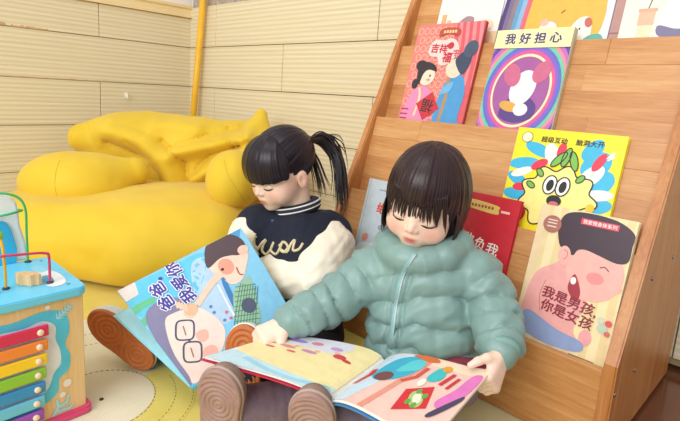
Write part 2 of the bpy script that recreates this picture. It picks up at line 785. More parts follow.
def tile_me(L, H, horiz):
    k = (round(L, 3), round(H, 3), horiz)
    if k not in tile_cache:
        tile_cache[k] = rbox('tile', *((L - 0.003, 0.009, H - 0.003) if horiz else (0.009, L - 0.003, H - 0.003)), TILE, 0.0012, 1)
    return tile_cache[k]


for zt, zb, odd in rows:
    # back wall, along x
    xs = [0.0]
    x = 0.236 + (0.5 if odd else 0.0)
    while x < 4.0:
        xs.append(x)
        x += 1.0
    xs.append(4.1)
    for a, b in zip(xs[:-1], xs[1:]):
        obj('tile', tile_me(b - a, zt - zb, True), wb, loc=((a + b) / 2 - 2.1, -0.0045 - 0.071, (zt + zb) / 2 - 1.25))
    # left wall, along -y
    zt2 = min(zt, 0.968)
    ys = [0.0]
    y = 0.484 + (0.5 if odd else 0.0)
    while y < 3.4:
        ys.append(y)
        y += 1.0
    ys.append(3.55)
    for a, b in zip(ys[:-1], ys[1:]):
        obj('tile', tile_me(b - a, zt2 - zb, False), wl, loc=(0.0045 + 0.071, -(a + b) / 2 + 1.8, (zt2 + zb) / 2 - 1.25))
# chipped brown edges along two joints of the left wall
CHIP = mat('bare_clay', 'c7a473', 0.9, 0.2)
for (ya, yb, zc) in ((-1.12, -0.86, 0.826), (-0.84, -0.70, 0.822), (-0.9, -0.45, 0.622)):
    rg = random.Random(int(yb * 100))
    n = 14
    top = [(ya + (yb - ya) * i / n, zc + (0.002 + 0.007 * rg.random()) * (1 if zc > 0.7 else 0.35)) for i in range(n + 1)]
    poly = top + [(yb, zc - 0.002), (ya, zc - 0.002)]
    obj('chipped_edge', prism('chipped_edge', poly, 0.001, CHIP, 'x'), wl, loc=(0.0802, 1.8, -1.25))

tr = obj('trim_1', prism('trim_1', [(-0.02, 0.968), (0.022, 0.968), (0.022, 0.984), (0.016, 0.988), (0.016, 1.010), (0.024, 1.014), (0.024, 1.028), (-0.02, 1.028)], 3.55, TRIMW), loc=(0, 0, 0))
# outline is (x, z) swept along -y
tr.data.transform(Matrix(((1, 0, 0, 0), (0, 0, -1, 0), (0, 1, 0, 0), (0, 0, 0, 1))))
tr.data.flip_normals()
structure(tr)

hk = thing('wall_hook', 'small white hook screwed to the ribbed tile wall above the yellow bean bag', 'hook', (0.0, -0.362, 0.562))
obj('plate', rbox('plate', 0.004, 0.014, 0.026, mat('hook_white', 'f4f0e6', 0.4), 0.0015), hk, loc=(0.0115, 0, 0))
tube('hook', [(0.011, 0, 0.006), (0.024, 0, 0.002), (0.03, 0, -0.0098), (0.024, 0, -0.018), (0.017, 0, -0.02)], 0.003, mat('hook_white', 'f4f0e6'), hk)

pole_pts = [np.array([0.083, -0.075, 0.0]), np.array([0.178, -0.030, 1.22])]
pl = thing('leaning_pole', 'thin yellow painted pole leaning in the corner behind the bean bag', 'pole', pole_pts[0])
YP = mat('yellow_paint', 'f0b92a', 0.4)
tube('shaft', [p - pole_pts[0] for p in pole_pts], 0.016, YP, pl, 14)
tube('end_cap', [(0, 0, 0.0), (-0.0002, 0.0012, 0.02)], 0.018, mat('pole_cap', 'd99f20', 0.5), pl, 14)

# ------------------------------------------------------------------ bookshelf
TH, SO, SW = -0.0501, (2.191, -0.525), 0.711
ZL = [0.167, 0.363, 0.564, 0.770, 0.975]
BL = [0.444 * (z - ZL[0]) for z in ZL]
LEAN = 0.25
LA = math.atan(LEAN)
OAK_V = wood('shelf_wood_upright', hx('93562a'), hx('b6743c'), hx('c98d54'), 2)
OAK_H = wood('shelf_wood_board', hx('a96c38'), hx('c3884e'), hx('d7a46c'), 0)
shelf = thing('bookshelf', 'tiered orange-brown wooden display bookshelf with slanted sides against the tiled wall', 'bookshelf', (SO[0], SO[1], 0), TH)
prof = [(-0.004, 0), (-0.004, 0.185), (0.004, 0.20), (0.444 * (1.0 - 0.167) - 0.012, 1.0), (0.40, 1.02), (0.47, 1.02), (0.47, 0)]
pm = prism('side_panel', prof, 0.022, OAK_V, 'x', bev=0.003)
sp1 = obj('side_panel', pm, shelf, loc=(0, 0, 0))
sp2 = obj('side_panel', pm.copy(), shelf, loc=(-SW - 0.022, 0, 0))
SCREW = mat('screw_steel', '9a9a9c', 0.3, metal=1.0)
scm = lathe('screw', [(0.0045, 0), (0.0045, 0.001), (0.003, 0.0022), (0.0008, 0.0024)], SCREW, 12)
for b, z in ((0.007, 0.130), (0.123, 0.135), (0.131, 0.318), (0.277, 0.332), (0.215, 0.52), (0.36, 0.535), (0.31, 0.73)):
    obj('screw', scm, sp1, loc=(0.022, b, z), rot=(0, math.pi / 2, 0))
obj('front_board', rbox('front_board', SW, 0.016, ZL[0], OAK_H, 0.002), shelf, loc=(-SW / 2, 0.008, ZL[0] / 2))
stave_cache = {}
for k in range(1, 5):
    z1, b1 = ZL[k], BL[k]
    zf = ZL[k - 1] - 0.02
    bf = b1 - LEAN * (z1 - zf)
    L = (z1 - zf) * math.hypot(1, LEAN)
    fb = obj('face_board', rbox('face_board', SW, 0.006, L - 0.004, OAK_H, 0.001), shelf,
             loc=(-SW / 2, (b1 + bf) / 2 + 0.012, (z1 + zf) / 2), rot=(-LA, 0, 0))
    ns = 4
    for r in range(ns):
        cuts = [0.0] + sorted([rnd.uniform(0.12, 0.30), rnd.uniform(0.42, 0.58)]) + [SW]
        for c0, c1 in zip(cuts[:-1], cuts[1:]):
            hgt = L / ns
            me = rbox('stave', c1 - c0, 0.0095, hgt, OAK_H, 0.00025 if r < ns - 1 else 0.0012, 1)
            obj('stave', me, fb, loc=(c0 + (c1 - c0) / 2 - SW / 2, -0.0075, -L / 2 + hgt * (r + 0.5)))
    obj('pocket_floor', rbox('pocket_floor', SW, bf - BL[k - 1] + 0.004, 0.01, OAK_H, 0.001), shelf,
        loc=(-SW / 2, (bf + BL[k - 1]) / 2 + 0.004, zf - 0.006))
e3 = np.array([math.cos(TH), math.sin(TH), 0.0])
n3 = np.array([-math.sin(TH), math.cos(TH), 0.0])
CREAM = mat('page_paper', 'f3ecdc', 0.8, 0.03)


def shelf_book(name, label, a0, a1, lv, h, t, cover, spine=None, spine_side=-1, twist=0.0):
    w = a1 - a0
    zb = ZL[lv] - 0.02 + 0.0005
    bb = BL[lv + 1] - LEAN * (ZL[lv + 1] - zb) - 0.0005
    o = np.array([SO[0], SO[1], 0]) + e3 * ((a0 + a1) / 2) + n3 * bb + np.array([0, 0, zb])
    X = e3
    Y = nrm(n3 * LEAN + np.array([0, 0, 1]))
    Z = np.cross(X, Y)
    M = Matrix(((X[0], Y[0], Z[0], o[0]), (X[1], Y[1], Z[1], o[1]), (X[2], Y[2], Z[2], o[2]), (0, 0, 0, 1)))
    if twist:
        M = M @ Matrix.Rotation(math.radians(twist), 4, 'Z')
    bk = thing(name, label, 'book', M=M, group='picture books on the wooden shelf')
    cm = pmat(cover)
    obj('back_cover', rbox('back_cover', w, h, 0.002, cm, 0.0006, 1), bk, loc=(0, h / 2, 0.0012))
    obj('front_cover', rbox('front_cover', w, h, 0.002, cm, 0.0006, 1), bk, loc=(0, h / 2, t - 0.001))
    obj('pages', rbox('pages', w - 0.006, h - 0.006, t - 0.0046, CREAM, 0.0005, 1), bk, loc=(-spine_side * -0.0025, h / 2, t / 2))
    obj('spine', rbox('spine', 0.003, h, t - 0.0005, pmat(spine or cover), 0.001, 1), bk, loc=(spine_side * (w / 2 - 0.001), h / 2, t / 2))
    art = Art(lambda x, y, l: (x / 100 - w / 2, y / 100, t + 0.0002 + l))
    art.clip = (0.05, 0.05, w * 100 - 0.05, h * 100 - 0.05)
    return bk, art


# 1 boy book on the lowest tier
bk, A = shelf_book('picture_book', 'picture book on the lowest tier with a pink bare-backed boy and dark hair on cream', -0.1785, -0.004, 0, 0.284, 0.013, 'ead8ae', 'c9a877')
W_, H_ = 17.45, 28.4
A.rect(0, 0, W_, H_, 'efdcab', 1)
for i in range(6):
    A.rect(1.2 + i * 2.9, 0, 2.5 + i * 2.9, H_, 'e6cf98', 2)
A.rect(0, 0, 1.5, H_, 'e9cfa4', 3)
A.spoly([(1.2, 3.2), (0.9, 9), (2.0, 14.5), (4.8, 17.0), (7.5, 18.6), (12, 13), (11, 6), (13.2, 3.6), (12.8, 2.4), (9, 3)], 'e9a6a0', 4)
A.stroke([(4.4, 7.2), (3.7, 10.5), (4.2, 13.6)], 0.12, 'b86a66', 5, 4)
A.ell(12.2, 17.3, 5.0, 5.3, 'f0b0a6', 5)
A.spoly([(14.5, 14.2), (17.2, 15.2), (16.6, 16.8), (15, 17.5)], 'f0b0a6', 6)
A.spoly([(4.2, 24.2), (5.0, 27.2), (8.5, 28.2), (14, 27.8), (17.2, 26.0), (17.3, 23.6), (17.2, 20.9), (15.5, 20.1), (12.5, 20.7), (10, 21.2), (8.6, 20.8), (7.9, 19.6), (6.4, 20.6), (5.2, 20.9)], '3a2233', 6)
A.ell(6.5, 19.2, 1.15, 1.9, 'f0b0a6', 7, 8)
A.stroke([(6.1, 20.3), (6.9, 20.0), (6.9, 18.9), (6.4, 18.4)], 0.12, 'b86a66', 8, 4)
A.spoly([(8.4, 13.3), (9.0, 16.2), (10.2, 14.6), (10.8, 12.6), (10.2, 11.2)], 'a52a3c', 7)
A.ell(9.1, 14.9, 0.5, 0.7, 'fbf4ec', 8)
A.ell(12.6, 16.4, 1.5, 1.1, 'ea8d8d', 7)
A.stroke([(13.0, 18.6), (13.8, 18.9), (14.6, 18.3)], 0.16, '5a2a33', 8, 4)
A.spoly([(1.3, 4.4), (2.2, 6.9), (8, 5.0), (13.0, 4.2), (12.6, 2.2), (7, 1.6), (2, 2.6)], '8b9cc4', 7)
A.ell(13.3, 5.2, 1.1, 1.5, 'e9a0a2', 6)
for x, y, r, c in ((15.7, 7.9, .9, 'b8c7b0'), (16.5, 9.1, .6, 'd94f5c'), (15.2, 9.3, .6, 'c8d0b8'), (16.6, 7.2, .5, 'd06a68')):
    A.ell(x, y, r, r, c, 8)
for tx, y in (('我是男孩,', 10.9), ('你是女孩', 8.4)):
    A.text(tx, 9.2, y, 2.45, '8e1b33', 9, -6, 0.02, 1.0)
A.rect(8.0, 25.9, 14.6, 27.1, 'd8475e', 8)
A.text('我爱我身体系列', 11.3, 26.5, 0.85, 'fdf1ec', 9, 0, 0.01)
A.ell(2.9, 24.7, 1.75, 1.75, 'a7695a', 8)
for y in (25.4, 24.8, 24.1):
    A.rect(2.0, y, 3.8, y + .25, 'e8cdbd', 9)
A.rect(11.2, 1.2, 15.6, 1.5, '9d7c55', 5)
A.build('cover_art', bk)

# 2 yellow monster book on the second tier
bk, A = shelf_book('picture_book', 'bright yellow picture book with blue splashes and a round-eyed pale yellow face', -0.283, -0.063, 1, 0.234, 0.012, 'f3e21f', 'e7d7c4')
W_, H_ = 22.0, 23.4
A.rect(0, 0, W_, H_, 'f6e41c', 1)
rg = random.Random(3)
for x, y, rx, ry, rot, c in ((5.5, 18.8, 3.2, 1.3, -20, '39b6df'), (3, 15.5, 3.4, 1.3, 10, '39b6df'), (2.4, 11.8, 2.6, 1.2, -25, '39b6df'), (17.4, 16.9, 2.4, 3.2, -40, '39b6df'),
                             (19.2, 13.6, 2.6, 2.0, 60, '39b6df'), (16.2, 19.9, 1.6, 2.6, -35, '39b6df'), (19.6, 8.8, 2.4, 1.4, 20, '39b6df'), (2.5, 8.5, 2.6, 1.3, 0, '39b6df'),
                             (8.6, 18.0, 1.5, 2.6, 25, 'f6efe6'), (17, 14.6, 2.9, 1.6, 50, 'f6efe6'), (19, 11, 2.8, 1.1, 10, 'f6efe6'), (3.0, 13.5, 2.4, .9, 25, 'f6efe6'),
                             (6.4, 15.6, 1.9, 1.0, 35, 'e0344f'), (17.9, 17.6, .9, 2.1, -25, 'e0344f'), (3.4, 10.2, 1.7, .9, 10, 'e0344f'), (10.3, 19.0, .9, 1.9, -5, 'e0344f')):
    A.ell(x, y, rx, ry, c, 2 + (c != '39b6df'), rot)
for a in (28, 40):
    A.stroke([(17.5 + 2 * math.cos(math.radians(a)), 17.2 + 2 * math.sin(math.radians(a))), (20.3, 17.2 + 4.2 * math.sin(math.radians(a)))], [.2, .7], 'fff7e0', 4)
body = [(11.3 + (7.3 + .75 * math.cos(9 * t)) * math.cos(t), 9.0 + (6.4 + .75 * math.cos(9 * t)) * math.sin(t)) for t in [2 * math.pi * i / 90 for i in range(90)]]
A.poly(body, 'f4e98c', 5)
A.stroke(body + body[:1], 0.28, '1b1a18', 6)
for x, y, r in ((10.2, 17.2, -38), (11.6, 17.8, -12), (13.2, 17.2, 20), (7.0, 13.9, 40), (15.2, 13.7, -40), (5.6, 11.0, 60)):
    rr = (0.75, 2.1) if y > 16 else (0.6, 1.0)
    A.ell(x, y, *rr, '79b94e', 7, r)
    A.ring(x, y, *rr, 0.22, '1b1a18', 8, r)
for x in (9.6, 12.2):
    A.ell(x, 11.6, 1.35, 2.0, 'fdfaf2', 9, -8)
    A.ring(x, 11.6, 1.35, 2.0, 0.26, '1b1a18', 10, -8)
    A.ell(x + .05, 11.5, .72, 1.25, '1b1a18', 11, -8)
A.ell(11.1, 8.4, 1.5, 1.2, '1b1a18', 9)
A.ell(11.2, 7.7, 1.0, .6, 'c96a78', 10)
A.ell(18.2, 8.2, .8, .9, 'e9c31f', 9)
A.stroke([(15.0, 7.2), (16.2, 7.4), (17.5, 8.2)], .25, '1b1a18', 8)
A.text('超级互动', 8.3, 21.2, 1.35, '33302a', 4, 0, 0.02, 1.02)
A.text('脑洞大开', 15.4, 21.2, 1.35, '33302a', 4, 0, 0.02, 1.02)
A.ell(2.5, 21.3, 1.15, 1.15, 'f3eecb', 4)
A.ring(2.5, 21.3, 1.15, 1.15, .14, '8a7a2a', 5)
A.ell(4.2, 4.6, 1.7, 2.0, 'c62a3b', 10)
A.build('cover_art', bk)

# 3 red book with fu
bk, A = shelf_book('picture_book', 'red festive picture book with two figures in pink and blue robes and a diamond 福', -0.656, -0.450, 2, 0.290, 0.011, 'c84848', 'b23c3c', 1)
W_, H_ = 20.6, 29.0
A.rect(0, 0, W_, H_, 'e07f78', 1)
for i in range(8):
    for j in range(11):
        A.ring(1.2 + i * 1.9 + (j % 2) * .95, 2 + j * 2.5, .75, .95, .26, 'ecb49c', 2, 0, 10)
A.spoly([(13, 0), (13.5, 14), (12.5, 29), (20.6, 29), (20.6, 0)], 'd65b64', 3)
for i in range(4):
    A.spoly([(13 + i * 2, 29), (14.2 + i * 2, 20), (13.8 + i * 2.2, 12), (14.6 + i * 2.2, 12), (15.0 + i * 2, 20), (14.0 + i * 2, 29)], 'e98a90', 4)
A.spoly([(1.0, 0.2), (1.6, 6), (3.4, 10.2), (6, 11.4), (9.5, 9.5), (10, 5), (9.2, .2)], 'e58ab6', 5)
A.stroke([(5.0, 11), (5.8, 8), (5.2, 3)], .7, 'f3d3a0', 6, 4)
A.ell(6.6, 14.2, 2.5, 2.6, 'f7d9c2', 6)
A.spoly([(3.6, 13), (3.4, 16.5), (5.5, 18.2), (8.4, 17.3), (9.2, 15.6), (6.8, 16.0), (5.3, 14.8), (4.6, 12.0)], '2f2a33', 7)
A.ell(4.0, 17.2, 1.7, 1.5, '2f2a33', 7)
A.ell(3.2, 12.0, 1.0, 1.4, '2f2a33', 7)
A.ell(7.6, 14.3, .25, .4, '2f2a33', 8)
A.ell(7.3, 13.2, .6, .35, 'ec8f86', 8)
A.spoly([(12.0, 0.2), (11.6, 6), (12.4, 11), (14, 14.6), (17.5, 14.5), (19.2, 10), (18.8, 4), (19.2, .2)], '4a97cf', 6)
A.stroke([(13.5, 14), (14.0, 9), (13.4, 2)], .9, 'b98a52', 7, 4)
A.ell(14.6, 16.4, 2.5, 2.6, 'f6d2bb', 7)
A.spoly([(14.4, 18.8), (15.6, 16.2), (17.4, 14.8), (18.9, 17.6), (18.6, 21.2), (16.3, 20.9)], '39465e', 8)
A.ell(18.2, 21.6, 1.9, 2.3, '46536b', 9, -20)
A.spoly([(13, 11.5), (15.3, 12.8), (14.8, 10.2), (11.8, 9.2)], '6cb0de', 9)
dm = [(8.4, 2.0), (12.8, 5.4), (9.6, 9.8), (5.2, 6.4)]
A.poly(dm, 'c8303c', 9)
A.text('福', 9.0, 5.9, 4.0, '37252c', 10, 173, 0.01)
A.spoly([(5.6, 23.0), (7, 24.4), (9.5, 24.2), (12, 24.6), (14.0, 23.2), (14.6, 20.8), (13.3, 18.6), (11.2, 17.2), (9.3, 17.6), (8.6, 19.4), (6.4, 19.8), (5.2, 21.0)], 'f5cfc8', 8)
A.text('吉祥', 8.6, 21.9, 2.7, 'c22f45', 10, -4, 0.03, 1.0)
A.text('福', 11.6, 19.4, 3.0, 'c22f45', 10, -4, 0.03)
A.ell(12.0, 22.6, .95, .95, 'c22f45', 10)
A.text('字', 14.0, 20.6, 1.9, 'c22f45', 10, 0, 0.02)
A.spoly([(7.8, 25.2), (10.5, 26.0), (13.6, 25.2), (13.8, 27.0), (10.7, 27.7), (7.8, 27.1)], 'b64a3e', 9)
for i in range(5):
    A.rect(8.8 + i * .85, 26.1, 9.4 + i * .85, 26.9, 'f0c98a', 10)
for y in (4.6, 3.2, 2.0):
    A.rect(.6, y, 3.0, y + .35, 'a53440', 6)
A.build('cover_art', bk)

# 4 rainbow oval book
bk, A = shelf_book('picture_book', 'picture book with rainbow oval rings round a purple centre under a pale yellow title strip', -0.408, -0.226, 2, 0.258, 0.017, 'd9d3a0', 'c9c2a8', 1)
W_, H_ = 18.2, 25.8
A.rect(0, 0, W_, H_, '8b6fb0', 1)
cx, cy = 9.1, 10.9
for i, (rx, c) in enumerate(((11.8, '5b4aa8'), (11.0, 'c06ab8'), (10.2, 'e58ba0'), (9.6, '74c4a4'), (8.9, '5d6fc8'), (8.3, '8a62c4'), (7.7, 'd95a9a'), (7.0, 'f1e3b0'), (6.5, 'a35a9c'))):
    A.ell(cx, cy, rx, rx * 1.27, c, 2 + i, -6, 44)
A.spoly([(5.2, 4.6), (6, 8), (8, 9.3), (11, 9.6), (13.6, 7.5), (13, 4.4), (9, 3.2)], '5a3f86', 11)
A.ell(9.6, 11.6, 2.9, 4.3, 'efe6ea', 12, -14)
A.ell(6.4, 14.6, 2.0, 2.9, 'c9678a', 12, 18)
A.ell(13.2, 15.4, 1.9, 2.7, 'c9678a', 12, -22)
A.ell(7.2, 7.0, 2.4, 1.2, 'dca64c', 13, -15)
A.ell(10.2, 6.4, 1.7, 1.5, 'f3ece8', 13)
A.clip = None
A.rect(0.05, 21.2, W_ - .05, 25.75, 'f2ecb0', 14)
A.text('我好担心', 9.2, 23.5, 2.75, '4a3b7c', 15, 0, 0.03, 1.3)
A.build('cover_art', bk)

# 5 red book "fu wo" behind the teal jacket
bk, A = shelf_book('picture_book', 'plain red picture book with white title strokes beside the shoulder of the teal jacket', -0.412, -0.221, 0, 0.280, 0.012, 'c62b36', 'a8222c')
A.rect(0, 0, 19.1, 28, 'cb2a37', 1)
A.spoly([(7.6, 24.5), (14.2, 24.0), (14.6, 25.0), (14.2, 25.9), (7.6, 26.4), (7.0, 25.4)], 'e5c56a', 2, 4)
for i in range(7):
    A.rect(8.1 + i * .8, 24.9, 8.6 + i * .8, 25.5, 'b0493a', 3)
A.rect(15.2, 24.6, 17.2, 25.1, 'f0c9b8', 2)
for i, c in enumerate('不要欺负我'):
    A.text(c, 3.0 + i * 3.05, 18.6 - i * .55, 2.9, 'f8efe6', 3, -6, 0.015)
A.build('cover_art', bk)

# 6 grey book
bk, A = shelf_book('picture_book', 'pale grey picture book with small red title between the shelf side and the bob-haired child', -0.641, -0.452, 0, 0.262, 0.011, 'b9c3cc', 'a3adb6')
A.rect(0, 0, 18.9, 26.2, 'bcc7d0', 1)
A.rect(0.6, 0, .9, 26.2, 'a3b0bb', 2)
A.text('绝', 6.2, 19.0, 3.0, 'd1462f', 3, -3, 0.03)
A.text('要', 9.8, 18.7, 3.0, 'd1462f', 3, -3, 0.03)
A.text('在', 9.6, 14.2, 3.0, 'd1462f', 3, -3, 0.03)
A.ell(7.3, 14.0, .8, .7, '8d97a0', 3, 20)
A.rect(4.2, 23.5, 7.0, 23.8, '8b949c', 3)
A.spoly([(2.2, 11), (3.4, 11.6), (4.2, 10.8), (3.4, 9.6), (2.3, 9.6)], 'd58a7c', 3)
A.spoly([(1.2, 8), (9, 9.5), (15, 7), (17, 2), (3, 1)], 'd9dfe4', 2)
A.build('cover_art', bk)

# 7..9 top tier
bk, A = shelf_book('picture_book', 'pale picture book with beige building blocks scene on the top tier', -0.628, -0.437, 3, 0.27, 0.011, 'e9e0d4', 'd8cfc6')
A.rect(0, 0, 19.1, 27, 'efe8e2', 1)
A.rect(0, 0, 19.1, 5.5, 'e6c79c', 2)
A.rect(1.4, 4.5, 2.9, 11.0, 'd7ae7c', 3)
A.rect(3.3, 4.5, 4.6, 9.2, 'e0bd8e', 3)
A.rect(4.8, 5.0, 12.5, 6.8, 'e2b98a', 4)
A.spoly([(7.4, 8.3), (9.2, 10.0), (11.4, 9.6), (11.2, 8.1)], 'a58a8f', 4)
A.ell(14.6, 7.0, 3.0, 1.8, 'ecd0ae', 3, 10)
A.spoly([(11.5, 0.2), (12.6, 4.6), (17, 5.4), (19, 0.2)], 'dfb793', 5)
A.stroke([(5, 16), (10, 15.2), (16, 16.4)], .25, '9f98a8', 3, 5)
A.ell(10, 19.5, 5, 3, 'dcd4e2', 2)
A.build('cover_art', bk)
bk, A = shelf_book('picture_book', 'picture book with purple and rainbow stripes and two white animals on orange', -0.434, -0.172, 3, 0.275, 0.013, 'd9dcec', 'b9bcd0')
W_ = 26.2
A.rect(0, 0, W_, 27.5, 'dfe4f4', 1)
A.ell(14.2, 8, 10.6, 14, 'ecb64e', 3)
for i, c in enumerate(('4e3f78', '7c6b8e', '8d7a86', '5f9cc6', '8ab2d6', 'd8697a')):
    A.spoly([(0.1 + i * 1.1, 0.1), (0.1 + i * 1.15, 9), (2.2 + i * 1.1, 27.3), (3.4 + i * 1.1, 27.3), (1.3 + i * 1.15, 9), (1.3 + i * 1.1, .1)], c, 4)
A.spoly([(8.0, .1), (8.6, 4), (11.2, 6.0), (13.6, 7.2), (15.2, 4.8), (15.8, .1)], 'e3a287', 5)
A.ell(12.6, 5.0, 2.2, 2.0, 'f2e4d8', 6, 20)
A.ell(11.6, 6.8, 1.0, .9, 'e9b7a4', 7)
A.spoly([(17.0, .1), (17.6, 4.4), (19.6, 7.4), (22.0, 7.0), (22.6, 3.0), (21.8, .1)], 'f3ebe0', 6)
A.ell(21.6, 6.2, .8, 1.2, 'c46a5a', 7, 20)
for x in (12.0, 13.4, 18.6, 20.0):
    A.ell(x, 4.8, .2, .25, '3a2e2a', 8)
for x in (13.6, 18.2):
    A.ell(x, 4.0, .5, .35, 'e58f86', 8)
A.spoly([(20.4, .1), (22, 3.0), (24.8, 3.2), (25.4, .1)], '5fae9d', 7)
A.stroke([(6.2, 14), (8.4, 13.2), (10, 13.6)], .5, 'b98a52', 5)
A.stroke([(15, 8.8), (15.8, 9.6)], .25, '7a5a34', 5)
A.build('cover_art', bk)
bk, A = shelf_book('picture_book', 'cream picture book with a flower pot and a white rounded figure on the top tier', -0.168, -0.004, 3, 0.27, 0.02, 'efe9da', 'b48a80')
W_ = 16.4
A.rect(0, 0, W_, 27, 'efe8d8', 1)
A.rect(0, 0, 1.9, 27, 'b48a84', 2)
A.rect(0, 3.0, 1.9, 3.3, '8a6058', 3)
A.rect(5.0, 4.6, 8.0, 8.0, 'e2b79c', 3)
A.rect(4.8, 7.5, 8.2, 8.2, 'd9a98c', 4)
A.stroke([(6.5, 8.2), (6.8, 11), (6.0, 15)], .22, '6e6a5a', 3, 4)
A.stroke([(6.7, 9.5), (7.8, 13)], .2, '6e6a5a', 3)
A.rect(5.2, 1.6, 7.8, 4.6, 'f0d9b8', 2)
A.spoly([(9.0, 4.2), (9.6, 8), (11, 12.5), (14.5, 12.5), (16, 8), (16.2, 4.2), (12.5, 3.4)], 'e9e1ea', 3)
A.spoly([(8.9, 4.4), (9.6, 2.0), (15.2, 1.6), (16.2, 4.6), (12.6, 3.5)], '7a7496', 4)
A.ell(13.6, 10.6, 1.3, .95, 'd95a86', 5, -10)
A.build('cover_art', bk)


# ------------------------------------------------------------------ play mat
def PZ(u, v, z):
    d = FW * FPX + RT * (u - PPX) - UP * (v - PPY)
    return CAM + d * ((z - CAM[2]) / d[2])


def hit(fn, u, v, d0, d1, n=500):
    """first point of a solid along the sight line"""
    ds = np.linspace(d0, d1, n)
    pts = np.array([P(u, v, d) for d in ds], np.float32)
    f = fn(pts)
    k = np.argmax(f < 0)
    return pts[k].astype(float) if (f < 0).any() else None


def quilt(name, c1, c2):
    m, nt, b = nodes_of(name)
    v = coords(nt)
    n = noise(nt, v, 9, 4)
    n2 = noise(nt, v, 160, 2)
    nt.links.new(ramp(nt, n, [(0.3, c1), (0.7, c2)]), b.inputs['Base Color'])
    b.inputs['Roughness'].default_value = 0.85
    br = nt.nodes.new('ShaderNodeTexBrick')
    br.offset = 0.5
    br.inputs['Scale'].default_value = 45
    br.inputs['Mortar Size'].default_value = 0.04
    br.inputs['Color1'].default_value = br.inputs['Color2'].default_value = (1, 1, 1, 1)
    br.inputs['Mortar'].default_value = (0, 0, 0, 1)
    nt.links.new(v, br.inputs['Vector'])
    ad = nt.nodes.new('ShaderNodeMath')
    ad.operation = 'MULTIPLY_ADD'
    ad.inputs[1].default_value = 0.3
    nt.links.new(n2, ad.inputs[0])
    nt.links.new(br.outputs['Color'], ad.inputs[2])
    bump(nt, b, ad.outputs[0], 0.35, 0.0015)
    return m


MY = quilt('mat_yellow', hx('d9c55e'), hx('e6d476'))
MC = quilt('mat_cream', hx('ddd3b4'), hx('e9e0c6'))
MS = quilt('mat_sand', hx('d3c690'), hx('dfd2a0'))
pmt = tag(obj('play_mat', rbox('play_mat', 2.18, 2.9, 0.008, MY, 0.003), loc=(1.12, -1.46, -0.0058)),
          'yellow quilted play mat with cream rounded patches and dark dashed stitching under everything', 'mat')


def patch(name, pts, m, z, th=0.0003):
    z = z * 0.25
    poly = [tuple(p[:2] - np.array([1.12, -1.46])) for p in smooth_path([np.array([*p, 0.0]) for p in pts], 8, True)]
    return obj(name, prism(name, poly, th, m), pmt, loc=(0, 0, 0.004 + z))


def circ(cx, cy, r, n=14, e=1.0):
    return [(cx + r * math.cos(2 * math.pi * i / n), cy + e * r * math.sin(2 * math.pi * i / n)) for i in range(n)]


DC = (1.458, -1.105)
patch('cream_patch', [(1.12, -1.18), (1.1, -0.98), (1.18, -0.84), (1.33, -0.83), (1.47, -0.9), (1.52, -1.0), (1.62, -1.15), (1.5, -1.3), (1.3, -1.32)], MC, 0.0)
patch('sand_patch', [(1.75, -0.7), (1.75, -0.5), (2.1, -0.49), (2.16, -0.52), (2.17, -0.8), (2.1, -0.85)], MS, 0.0)
patch('yellow_ring', [(DC[0] + 0.185 * math.cos(a), DC[1] + 0.185 * math.sin(a)) for a in np.linspace(-2.3, 1.75, 14)] + [(DC[0] - 0.02, DC[1] + 0.10), (DC[0] - 0.03, DC[1] - 0.05), (DC[0] - 0.06, DC[1] - 0.12)], MY, 0.0013)
patch('cream_disc', circ(*DC, 0.102, 16), MC, 0.0026)
obj('button', lathe('button', [(0.0042, 0), (0.004, 0.002), (0.002, 0.0028)], mat('dark_thread', '3b3022', 0.7), 12), pmt, loc=(DC[0] - 1.12 + 0.004, DC[1] + 1.46, 0.0048))
dash = []
TH_D = mat('dark_thread', '3b3022', 0.7)
for r, a0, a1, z in ((0.145, -2.2, 1.5, 0.0006), (0.18, -2.2, 1.5, 0.0006), (0.104, -3.1, 3.1, 0.0009), (0.235, -1.4, 3.0, 0.0003), (0.29, -1.2, 3.0, 0.0003)):
    n = int(r * (a1 - a0) / 0.011)
    for i in range(n):
        t0 = a0 + (a1 - a0) * (i + 0.15) / n
        t1 = a0 + (a1 - a0) * (i + 0.72) / n
        dash.append([np.array([DC[0] + r * math.cos(t), DC[1] + r * math.sin(t), z]) for t in (t0, t1)])
for i in range(7):
    yy = -0.62 - i * 0.06
    for k in range(84):
        x0 = 1.66 + k * 0.0062
        dash.append([np.array([x0, yy + 0.01 * math.sin(x0 * 9), 0.0003]), np.array([x0 + 0.0038, yy + 0.01 * math.sin((x0 + .007) * 9), 0.0003])])
st = multi_tube('stitching', [[q - np.array([1.12, -1.46, -0.004]) for q in d] for d in dash], [0.0006] * len(dash), TH_D, pmt, 4)
st['kind'] = 'stuff'

# ------------------------------------------------------------------ bean bag
RH = np.array([math.cos(YAW), -math.sin(YAW), 0.0])
FH = np.array([math.sin(YAW), math.cos(YAW), 0.0])
MV = np.stack([RH, FH, [0, 0, 1.0]], 1)


def yellow_cloth():
    m, nt, b = nodes_of('yellow_canvas')
    v = coords(nt)
    n = noise(nt, v, 6, 3)
    nt.links.new(ramp(nt, n, [(0.3, hx('dcb922')), (0.7, hx('e6c430'))]), b.inputs['Base Color'])
    b.inputs['Roughness'].default_value = 0.72
    b.inputs['Sheen Weight'].default_value = 0.15
    wv = noise(nt, v, 420, 2)
    bump(nt, b, wv, 0.22, 0.002)
    return m


YC = yellow_cloth()
bag = thing('bean_bag', 'large slouchy yellow canvas bean bag sofa with stuffed arms in the tiled corner', 'bean bag', (0.64, -0.60, 0.0))


